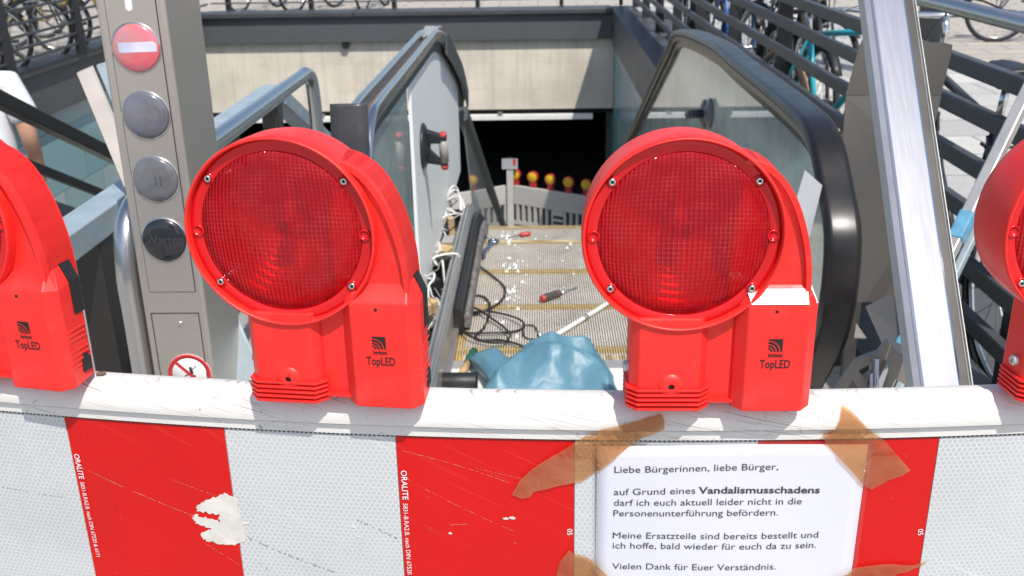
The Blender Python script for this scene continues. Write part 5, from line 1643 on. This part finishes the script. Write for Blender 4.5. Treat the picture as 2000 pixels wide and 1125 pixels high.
# stainless shield plate
Yp = 2.5
P = lambda px, py, dy=0: on(px, py, 1, Yp + dy)
tl, tr, mr, ml = P(1683, 75), P(1863, 85), P(1838, 186), P(1652, 186)
br_, bl_ = P(1788, 590, -.04), P(1622, 590, -.04)
br2 = P(1806, 330, -.02)
t = thing('shield_plate', 'brushed steel shield plate with rounded top corners and a crease, behind the leaning profile', 'steel plate', (.87, Yp, .4))
def rc(a, b, c, r):  # rounded corner at b
    return [b.lerp(a, r / (a - b).length), b.lerp(a, .3 * r / (a - b).length).lerp(b.lerp(c, .3 * r / (c - b).length), .5), b.lerp(c, r / (c - b).length)]
up = [ml] + rc(ml, tl, tr, .018) + rc(tl, tr, mr, .018) + [mr]
MB().prism(up, (0, .003, 0)).build('upper_field', 'steel_dark', t)
ml2, mr2 = ml + Vector((0, -.002, -.0015)), mr + Vector((0, -.002, -.0015))
MB().prism([ml2, mr2, br2, br_, bl_], (0, .003, 0)).build('lower_field', 'steel_dark', t)
m_ = MB(); m_.bar((tl.x + .06, Yp + .02, 0), (tl.x + .06, Yp + .02, tl.z - .1), .03, .02); m_.bar((tr.x - .06, Yp + .02, 0), (tr.x - .06, Yp + .02, tl.z - .1), .03, .02)
bk = m_.v
h = len(bk) // 2
MB().bar((tl.x + .06, Yp + .016, 0), (tl.x + .06, Yp + .016, tl.z - .1), .03, .02).build('leg', 'steel_dark', t)
MB().bar((tr.x - .06, Yp + .016, 0), (tr.x - .06, Yp + .016, tl.z - .1), .03, .02).build('leg', 'steel_dark', t)

# perforated stand near the barrier, lower right
Ys = 1.62
Q = lambda px, py, dy=0: on(px, py, 1, Ys + dy)
t = thing('perforated_stand', 'dark metal stand with triangular cut-outs standing behind the barrier, right of the handrail', 'stand', (Q(1720, 900).x, Ys, 0))
def holed_plate(outer, holes, th, name):
    bm = bmesh.new()
    for lp2 in [outer] + holes:
        vs = [bm.verts.new(Q(*p)) for p in lp2]
        for k in range(len(vs)): bm.edges.new((vs[k], vs[(k + 1) % len(vs)]))
    bmesh.ops.triangle_fill(bm, use_beauty=True, use_dissolve=False, edges=bm.edges[:])
    bm.verts.index_update()
    m_ = MB(); m_.add([v.co.copy() for v in bm.verts], [[v.index for v in f.verts] for f in bm.faces]); bm.free()
    return m_.build(name, 'stand_steel', t, solid=th, bevel=.002)
holed_plate([(1732, 662), (1750, 684), (1783, 723), (1790, 768), (1808, 860), (1596, 860), (1624, 767), (1653, 728), (1672, 701), (1715, 685)],
            [[(1676, 720), (1700, 707), (1699, 725), (1687, 735), (1678, 729)], [(1717, 709), (1721, 699), (1731, 700), (1737, 715), (1736, 728), (1722, 768), (1716, 830), (1710, 830), (1713, 768)],
             [(1664, 738), (1682, 768), (1694, 845), (1622, 845), (1648, 763)], [(1747, 738), (1768, 750), (1771, 766), (1783, 845), (1736, 845), (1732, 768)], [(1693, 742), (1704, 734), (1706, 768), (1703, 830)]], .012, 'plate')
m_ = MB(); m_.tube([Q(1712, 700, -.015), Q(1710, 860, -.015)], .004, 8); m_.tube([Q(1702, 728, -.015), Q(1698, 860, -.015)], .003, 8); m_.build('rod', 'chrome', t)
for a in ((1606, 856), (1800, 856)):
    p = Q(*a); MB().bar(p, (p.x, p.y, 0), .02, .03).build('leg', 'stand_steel', t)
pA, pB = on(1748, 712, 1, 1.92), on(1990, 215, 1, 2.25)
d_ = (pB - pA).normalized()
t = thing('aluminium_pole', 'light grey square tube pole leaning diagonally against the railing, wrapped with blue tape', 'pole', pA)
ext = pA - d_ * .45; top = pB + d_ * .12
MB().bar(ext, top, .026, .026).build('tube', 'alu', t, bevel=.003)
for px, py in ((1758, 690), (1878, 470)):
    u_ = (px - 1748) / (1990 - 1748); q = pA.lerp(pB, u_ * .98)
    MB().bar(q - d_ * .035, q + d_ * .035, .031, .031).build('tape_wrap', 'blue_tape', t, bevel=.004)
sd = Vector((.045, .02, .0))
MB().bar(ext + sd, pA.lerp(pB, .72) + sd, .016, .02).build('second_tube', 'galv', t, bevel=.003)
e_ = top; MB().tube([e_, e_ + d_ * .05 + Vector((.03, 0, .01)), e_ + Vector((.16, .05, .06))], [.024, .03, .03], 12).build('end_clamp', 'blue_tape', t)
# dark pan / scrap sheets in the corner behind the stand
t_s = MB(); t_s.add([Q(1690, 600, .5), Q(1740, 575, .6), Q(1800, 680, .3), Q(1735, 700, .25)], [(0, 1, 2, 3)])
single(t_s, 'scrap_sheet', 'anthracite', 'dark scrap metal sheet lying tilted beside the perforated stand', 'scrap', solid=.003)
t_s = MB(); t_s.add([Q(1668, 660, .4), Q(1672, 632, .45), Q(1692, 661, .4)], [(0, 1, 2)])
single(t_s, 'scrap_offcut', 'stand_steel', 'small grey triangular offcut next to the black handrail', 'scrap', solid=.003)

# ------------------------------------------------------------------ railings round the pit
XRR = 1.28
def railing(name, label, pts, zs, post_xy, lean, mat='anthracite', depth=.035, hgt=.05, top_tube=None, base_z=.09):
    """horizontal bars between two points at heights zs, on leaning flat posts"""
    a, b = pts
    t = thing(name, label, 'railing', ((a[0] + b[0]) / 2, (a[1] + b[1]) / 2, base_z), 0, 'railings round the pit')
    for z in zs:
        m_ = MB(); m_.bar((*a, z), (*b, z), depth, hgt); m_.build('rail_bar', mat, t, bevel=.004)
    if top_tube:
        m_ = MB(); m_.tube([(*a, top_tube), (*b, top_tube)], .024, 14); m_.build('handrail_tube', 'stainless_tube', t)
    for (x, y) in post_xy:
        m_ = MB()
        m_.prism([(x + lean[0] * 1.2, y + lean[1] * 1.2, base_z), (x + lean[0] * 1.2 + (.10 if lean[0] else .014), y + lean[1] * 1.2 + (.012 if lean[0] else .10), base_z),
                  (x + lean[0] + (.07 if lean[0] else .014), y + lean[1] + (.012 if lean[0] else .07), (top_tube or zs[-1]) + .0), (x + lean[0], y + lean[1], (top_tube or zs[-1]))], (0, .05, 0) if lean[0] else (.05, 0, 0))
        m_.build('post', 'post_dark', t, bevel=.003)
    return t
railing('pit_railing', 'dark grey broad bar railing along the right side of the pit', ((XRR, 1.3), (XRR, 14.75)), (.27, .42, .57, .71, .855, .98), [(XRR, y) for y in (1.6, 2.62, 4.1, 5.65, 7.1, 8.6, 10.1, 11.6, 13.1, 14.5)], (.028, 0), top_tube=1.135)
railing('pit_railing', 'thin dark bar railing on the left side of the pit, bicycles behind it', ((-4.72, 2.5), (-4.72, 14.7)), (.20, .30, .41, .52, .64, .78, .95), [(-4.72, y) for y in (3.2, 5.0, 6.8, 8.9, 10.4, 12.2, 14.0)], (-.028, 0), depth=.02, hgt=.026)
railing('pit_railing', 'thin dark bar railing on top of the back pit wall', ((-4.7, 14.80), (1.25, 14.80)), (.20, .30, .41, .52, .64, .78, .95), [(x, 14.80) for x in (-4.5, -3.3, -2.1, -.9, .3, 1.15)], (0, .028), depth=.02, hgt=.02)

# ------------------------------------------------------------------ bicycles
BM = {}
def bmat(c, rough=.3):
    k = tuple(c)
    if k not in BM: BM[k] = plain('bicycle_paint', c, rough, var=.1, coat=.3)
    return BM[k]
M['tyre'] = plain('tyre', (.02, .02, .02), .8, var=.2)
M['tan_tyre'] = plain('tan_tyre', (.30, .20, .13), .8, var=.15)
M['spoke'] = plain('spoke_steel', (.45, .45, .45), .35, 1)
M['orange_grip'] = plain('orange_grip', (.55, .13, .04), .5, var=.1)
M['black_part'] = plain('black_bicycle_part', (.015, .015, .016), .45, var=.2)
M['tan_part'] = plain('tan_bicycle_part', (.60, .42, .22), .5)
M['yellow_part'] = plain('yellow_basket', (.6, .42, .02), .5)
M['red_part'] = plain('red_trim', (.5, .03, .03), .4)
def bicycle(loc, rz, label, paint, tyre='tyre', grip='black_part', saddle='black_part', basket=None, guards=True, handle=.27, bar_z=1.06, sad_z=.95):
    t = thing('bicycle', label, 'bicycle', loc, rz, 'bicycles parked round the pit', world=False)
    Rw = .335; pm = bmat(paint)
    r_, f_ = Vector((-.50, 0, Rw)), Vector((.53, 0, Rw)); bb = Vector((-.07, 0, .29)); st_ = Vector((-.22, 0, .78)); hd, hb = Vector((.36, 0, .86)), Vector((.40, 0, .70))
    m_ = MB()
    for a, b, q in ((bb, st_, .016), (st_, hd, .016), (bb, hb, .019), (hb, hd + Vector((-.015, 0, .06)), .019)): m_.tube([a, b], q, 8)
    for s in (-1, 1):
        m_.tube([bb + Vector((0, s * .02, 0)), r_ + Vector((0, s * .055, 0))], .010, 6); m_.tube([st_ + Vector((.01, s * .015, -.03)), r_ + Vector((0, s * .055, 0))], .009, 6)
    m_.build('frame', pm, t)
    m_ = MB()
    for s in (-1, 1): m_.tube([hb + Vector((0, s * .03, -.0)), hb + Vector((.03, s * .05, -.06)), f_ + Vector((0, s * .05, 0))], .012, 8)
    m_.bar(hb + Vector((0, -.04, -.005)), hb + Vector((0, .04, -.005)), .03, .03)
    m_.build('fork', pm, t)
    for c in (r_, f_):
        ring = [c + Vector((math.cos(2 * PI * k / 36) * Rw, 0, math.sin(2 * PI * k / 36) * Rw)) for k in range(37)]
        ring[-1] = ring[0].copy()
        wh = MB().tube([c + (p - c) * .955 for p in ring], .021, 8, False).build('wheel', tyre, t)
        MB().tube([c + (p - c) * .875 for p in ring], .009, 6, False).build('rim', 'chrome', wh)
        m_ = MB()
        for k in range(20):
            a = 2 * PI * k / 20; s = .03 if k % 2 else -.03
            m_.tube([c + Vector((.02 * math.cos(a + 1), s, .02 * math.sin(a + 1))), c + Vector((math.cos(a) * Rw * .87, 0, math.sin(a) * Rw * .87))], .0016, 4, False)
        m_.build('spokes', 'spoke', wh)
        m_ = MB(); m_.lathe([(1e-7, -.05), (.018, -.05), (.026, -.03), (.014, 0), (.026, .03), (.018, .05), (1e-7, .05)], c, 'y', 10); m_.build('hub', 'chrome', wh)
        if guards:
            m_ = MB(); rows = []
            for k in range(15):
                a = math.radians(-5 + 165 * k / 14) if c is r_ else math.radians(35 + 130 * k / 14)
                if c is r_: a = PI - a + math.radians(10)
                rows.append([c + Vector((math.cos(a) * (Rw + .028 - .006 * abs(j)), j * .014, math.sin(a) * (Rw + .028 - .006 * abs(j)))) for j in (-2, -1, 0, 1, 2)])
            m_.grid(rows); m_.build('mudguard', 'black_part', t, solid=.002)
    m_ = MB(); m_.tube([st_, Vector((-.25, 0, sad_z - .04))], .0135, 8); m_.build('seatpost', 'chrome', t)
    m_ = MB(); rows = []
    for k in range(9):
        u_ = k / 8; x = -.40 + .28 * u_; w_ = .085 * (1 - u_) ** .7 + .02
        rows.append([Vector((x, w_ * math.sin(a), sad_z + .028 * math.cos(a) - .012 * (u_ > .8))) for a in [math.radians(q) for q in range(-130, 131, 26)]])
    m_.grid(rows); m_.build('saddle', saddle, t, solid=.012)
    m_ = MB(); m_.tube([hd, Vector((.33, 0, bar_z - .04)), Vector((.36, 0, bar_z))], .013, 8); m_.build('stem', 'chrome', t)
    W = handle
    for s in (-1, 1): pass
    m_ = MB(); m_.tube(cr([(.24, -W - .02, bar_z), (.30, -W * .7, bar_z + .01), (.36, 0, bar_z), (.30, W * .7, bar_z + .01), (.24, W + .02, bar_z)], 6), .011, 8); hbar = m_.build('handlebar', 'chrome', t)
    for s in (-1, 1):
        m_ = MB(); m_.tube([(.165, s * (W + .055), bar_z - .005), (.25, s * (W + .015), bar_z)], .017, 10); m_.build('grip', grip, hbar)
        m_ = MB(); m_.tube([(.27, s * (W - .01), bar_z), (.31, s * (W - .02), bar_z - .01), (.25, s * (W + .06), bar_z - .02)], .006, 6); m_.build('brake_lever', 'black_part', hbar)
    m_ = MB(); m_.lathe([(.085, -.006), (.09, 0), (.085, .006)], bb + Vector((0, -.05, 0)), 'y', 24)
    m_.tube([bb + Vector((0, -.06, 0)), bb + Vector((.12, -.065, -.12))], .011, 6); m_.tube([bb + Vector((0, .06, 0)), bb + Vector((-.12, .065, .12))], .011, 6)
    cr_ = m_.build('crank', 'dark_steel', t)
    for s in (-1, 1):
        p = bb + Vector((-s * .12, s * .11, s * .12)); m_ = MB(); m_.box(p - Vector((.045, .04, .012)), p + Vector((.045, .04, .012))); m_.build('pedal', 'black_part', cr_)
    # brake hoses, rear rack, lamp
    m_ = MB(); m_.tube(cr([(.31, -W + .03, bar_z), (.50, -.12, bar_z + .04), (.52, 0, bar_z - .10), (.47, .03, .72)], 6), .004, 5); m_.tube(cr([(.31, W - .03, bar_z), (.48, .10, bar_z + .02), (.50, 0, bar_z - .14), (.36, .02, .78)], 6), .004, 5)
    m_.build('brake_hose', 'white_cable' if grip == 'orange_grip' else 'black_part', t)
    if guards:
        m_ = MB()
        for s in (-1, 1):
            m_.tube([(-.25, s * .05, .735), (-.72, s * .06, .735)], .006, 6); m_.tube([(-.52, s * .06, .735), r_ + Vector((0, s * .065, 0))], .005, 6)
        for k in range(4): m_.tube([(-.3 - .12 * k, -.06, .735), (-.3 - .12 * k, .06, .735)], .005, 6)
        m_.build('rack', 'black_part', t)
    if basket:
        m_ = MB(); x0, x1, y0, y1, z0, z1 = .46, .76, -.19, .19, .88, 1.12
        for k in range(8):
            z = z0 + (z1 - z0) * k / 7
            m_.tube([(x0, y0, z), (x1, y0, z), (x1, y1, z), (x0, y1, z), (x0, y0, z)], .0028, 4, False)
        for k in range(12):
            y = y0 + (y1 - y0) * k / 11
            m_.tube([(x0, y, z1), (x0, y, z0), (x1, y, z0), (x1, y, z1)], .0025, 4, False)
        m_.build('basket', basket, t)
    return t
U = math.radians
bicycle((1.50, 5.30, 0), U(-76), 'turquoise bicycle with orange grips standing upright behind the right railing', (.03, .36, .44), tyre='tan_tyre', grip='orange_grip', guards=False, handle=.17, bar_z=.95)
bicycle((1.43, 3.35, 0), U(88), 'black bicycle with a black saddle, nearest one behind the right railing', (.02, .02, .023), handle=.25)
bicycle((1.75, 7.2, 0), U(-95), 'black bicycle with red saddle trim and a wire basket, behind the turquoise one', (.03, .03, .03), basket='chrome', saddle='black_part', grip='black_part')
bicycle((1.65, 8.9, 0), U(-85), 'blue bicycle beyond the black one with the wire basket, against the right railing', (.02, .13, .42), saddle='red_part')
bicycle((2.0, 10.1, 0), U(-75), 'dark bicycle with a yellow front basket far along the right railing', (.03, .03, .03), basket='yellow_part')
bicycle((1.75, 11.5, 0), U(-100), 'grey bicycle near the far end of the right railing', (.12, .12, .13))
bicycle((2.0, 13.0, 0), U(-85), 'maroon bicycle at the far end of the right railing', (.12, .02, .02))
bicycle((1.62, 6.45, 0), U(-88), 'black bicycle with bare black frame directly beyond the turquoise one', (.02, .02, .022), handle=.24)
bicycle((1.95, 8.0, 0), U(-70), 'charcoal bicycle leaning between the wire basket bicycle and the blue one', (.045, .045, .05), handle=.24)
bicycle((2.35, 9.0, 0), U(-110), 'brown bicycle standing in the outer row behind the blue one', (.10, .05, .03), saddle='tan_part')
bicycle((1.62, 10.8, 0), U(-92), 'dark green bicycle between the yellow basket bicycle and the grey one', (.02, .06, .04))
wl_ = on(1946, 84, 2, 0)
bicycle((wl_.x + .5, wl_.y + .03, 0), U(-6), 'lone dark bicycle standing free on the beige paving at upper right', (.05, .045, .10), handle=.25)
lb_ = [(-5.55, 8.7, 15, (.03, .03, .035), 'silver-grey bicycle, nearest in the row behind the left railing', None), (-5.65, 9.5, 8, (.16, .16, .17), 'grey bicycle, second in the row behind the left railing', None),
       (-5.6, 10.2, 20, (.02, .02, .02), 'black bicycle, third in the row behind the left railing', None), (-5.7, 11.0, 5, (.05, .05, .06), 'slate bicycle, fourth in the row behind the left railing', 'chrome'),
       (-5.6, 11.8, 14, (.35, .25, .03), 'mustard bicycle, fifth in the row behind the left railing', None), (-5.65, 12.7, 10, (.02, .03, .05), 'navy bicycle, last in the row behind the left railing', None)]
for x, y, a, c, lab, bk_ in lb_: bicycle((x, y, 0), U(a), lab, c, basket=bk_)
bicycle((-3.4, 15.7, 0), U(65), 'dark bicycle behind the back railing, beside the steel pillar', (.03, .03, .03))
bicycle((-2.5, 15.8, 0), U(80), 'black bicycle behind the middle of the back railing', (.02, .02, .02))
bicycle((-4.3, 15.9, 0), U(70), 'dark grey bicycle at the left end of the back railing', (.07, .07, .07))
# dark column beyond the bicycles
cb_ = on(1822, 80, 2, 0)
t = thing('street_column', 'dark grey round column on the paving behind the shield plate', 'column', (3.35, 8.6, 0))
xc, yc_ = on(1822, 40, 1, 8.6).x, 8.6
m_ = MB(); m_.lathe([(.115, 0), (.115, 3.4)], (xc, yc_, 0), 'z', 32, cap=True); m_.build('shaft', 'anthracite', t)
m_ = MB(); m_.lathe([(.15, 0), (.15, .02), (.12, .03)], (xc, yc_, 0.004), 'z', 32); m_.build('base_flange', 'dark_steel', t)

# ------------------------------------------------------------------ person on the stairs
def skin_mesh(name, verts, edges, radii, mat, parent, sub=2, root=0):
    me = bpy.data.meshes.new(name); me.from_pydata(verts, edges, [])
    o = bpy.data.objects.new(name, me); COL.objects.link(o)
    o.modifiers.new('skin', 'SKIN'); s = o.modifiers.new('sub', 'SUBSURF'); s.levels = s.render_levels = sub
    for i, r in enumerate(radii):
        sv = me.skin_vertices[0].data[i]; sv.radius = (r, r) if not isinstance(r, tuple) else r
        sv.use_root = (i == root)
    dg = bpy.context.evaluated_depsgraph_get()
    m2 = bpy.data.meshes.new_from_object(o.evaluated_get(dg)); m2.name = name
    bpy.data.objects.remove(o)
    m2.polygons.foreach_set('use_smooth', [True] * len(m2.polygons))
    m2.materials.clear(); m2.materials.append(M[mat])
    n = bpy.data.objects.new(name, m2); COL.objects.link(n); n.parent = parent
    return n
sh = on(12, 165, 1, 5.95)
pxx, pyy = on(-44, 250, 1, 5.3).x, 5.3
k_ = max(0, math.ceil((pyy - 3.6) / .36 - 1e-6)); foot_z = -.16 * k_
ps = thing('person', 'person in a white t-shirt and black trousers walking down the stairs at the left edge', 'person', (pxx, pyy, foot_z), U(8), world=False)
V = [(0, 0, .95), (0, .01, 1.12), (0, .02, 1.30), (0, .03, 1.42), (0, .04, 1.50), (0, .055, 1.60), (0, .06, 1.70),
     (.17, .02, 1.40), (.235, .0, 1.27), (.265, -.02, 1.12), (.25, .06, .99), (.24, .10, .88), (.24, .115, .82),
     (-.17, .02, 1.40), (-.235, .02, 1.27), (-.265, .02, 1.12), (-.25, .12, .99), (-.24, .17, .89), (-.24, .19, .83),
     (.09, 0, .88), (.10, .05, .50), (.10, -.02, .10), (.10, .10, .05), (-.09, 0, .88), (-.10, -.03, .50), (-.10, -.14, .12), (-.10, -.02, .06)]
Eg = [(0, 1), (1, 2), (2, 3), (3, 4), (4, 5), (5, 6), (3, 7), (7, 8), (8, 9), (9, 10), (10, 11), (11, 12), (3, 13), (13, 14), (14, 15), (15, 16), (16, 17), (17, 18), (0, 19), (19, 20), (20, 21), (21, 22), (0, 23), (23, 24), (24, 25), (25, 26)]
Rd = [(.15, .11), (.145, .10), (.16, .11), (.12, .09), .055, (.085, .10), .075, .075, .055, .048, .042, .036, .025, .075, .055, .048, .042, .036, .025, .09, .062, .045, .04, .09, .062, .045, .04]
skin_mesh('body', V, Eg, Rd, 'skin', ps)
skin_mesh('t_shirt', [(0, 0, .80), (0, .01, 1.10), (0, .02, 1.30), (0, .03, 1.43), (.18, .02, 1.40), (.245, .0, 1.26), (.262, -.005, 1.19), (-.18, .02, 1.40), (-.245, .02, 1.26), (-.262, .02, 1.19)], [(0, 1), (1, 2), (2, 3), (3, 4), (4, 5), (5, 6), (3, 7), (7, 8), (8, 9)],
          [(.205, .165), (.195, .145), (.195, .145), (.115, .10), .092, .082, .085, .092, .082, .085], 'tshirt', ps)
skin_mesh('trousers', [(0, 0, .96), (0, 0, .86), (.10, .01, .80), (.105, .05, .50), (.105, -.02, .10), (-.10, 0, .80), (-.105, -.03, .50), (-.105, -.14, .12)], [(0, 1), (1, 2), (2, 3), (3, 4), (1, 5), (5, 6), (6, 7)],
          [(.165, .125), (.17, .13), .10, .082, .07, .10, .082, .07], 'trousers', ps)
for s in (1, -1):
    m_ = MB(); c = Vector((s * .102, .02 if s > 0 else -.08, .0)); rows = []
    for k in range(8):
        u_ = k / 7; y = -.09 + .27 * u_; w_ = .045 * math.sin(PI * (.15 + .8 * u_)) + .01; hh = .09 * (1 - u_) ** .6 + .035
        rows.append([c + Vector((w_ * math.cos(a), y, hh * max(0, math.sin(a)))) for a in [PI * q / 8 for q in range(9)]])
    m_.grid(rows); m_.build('shoe', 'shoe', ps, solid=.008)
m_ = MB(); hc = Vector((0, .045, 1.655)); rows = []
for i in range(9):
    th = PI * .62 * i / 8; row = []
    for j in range(21):
        a = 2 * PI * j / 20; f = 1 - .3 * max(0, math.sin(a)) * (i / 8)
        row.append(hc + Vector((.098 * math.sin(th) * math.cos(a), .115 * math.sin(th) * math.sin(a) * f - .012, .125 * math.cos(th))))
    rows.append(row)
m_.grid(rows); m_.build('hair', 'hair', ps, solid=.006)
for s in (1, -1):   # hand: palm with four fingers and a thumb, hanging relaxed
    base = Vector((s * .24, .115 if s > 0 else .19, .82)); vs = [base, base + Vector((0, .012, -.05)), base + Vector((0, .018, -.085))]; es = [(0, 1), (1, 2)]; rr = [(.02, .014), (.030, .014), (.032, .012)]
    for fi, (dx, L_) in enumerate(((-.024, .062), (-.008, .070), (.008, .066), (.024, .052))):
        i0 = len(vs); b0_ = vs[2] + Vector((0, dx, 0))
        vs += [b0_ + Vector((0, .002, -.012)), b0_ + Vector((-s * .008, .004, -.012 - L_ * .5)), b0_ + Vector((-s * .020, .006, -.012 - L_))]; es += [(2, i0), (i0, i0 + 1), (i0 + 1, i0 + 2)]; rr += [.009, .008, .0065]
    i0 = len(vs); vs += [vs[1] + Vector((-s * .004, .034, -.002)), vs[1] + Vector((-s * .010, .050, -.03)), vs[1] + Vector((-s * .014, .055, -.055))]; es += [(1, i0), (i0, i0 + 1), (i0 + 1, i0 + 2)]; rr += [.011, .010, .008]
    skin_mesh('hand', vs, es, rr, 'skin', ps, 1)
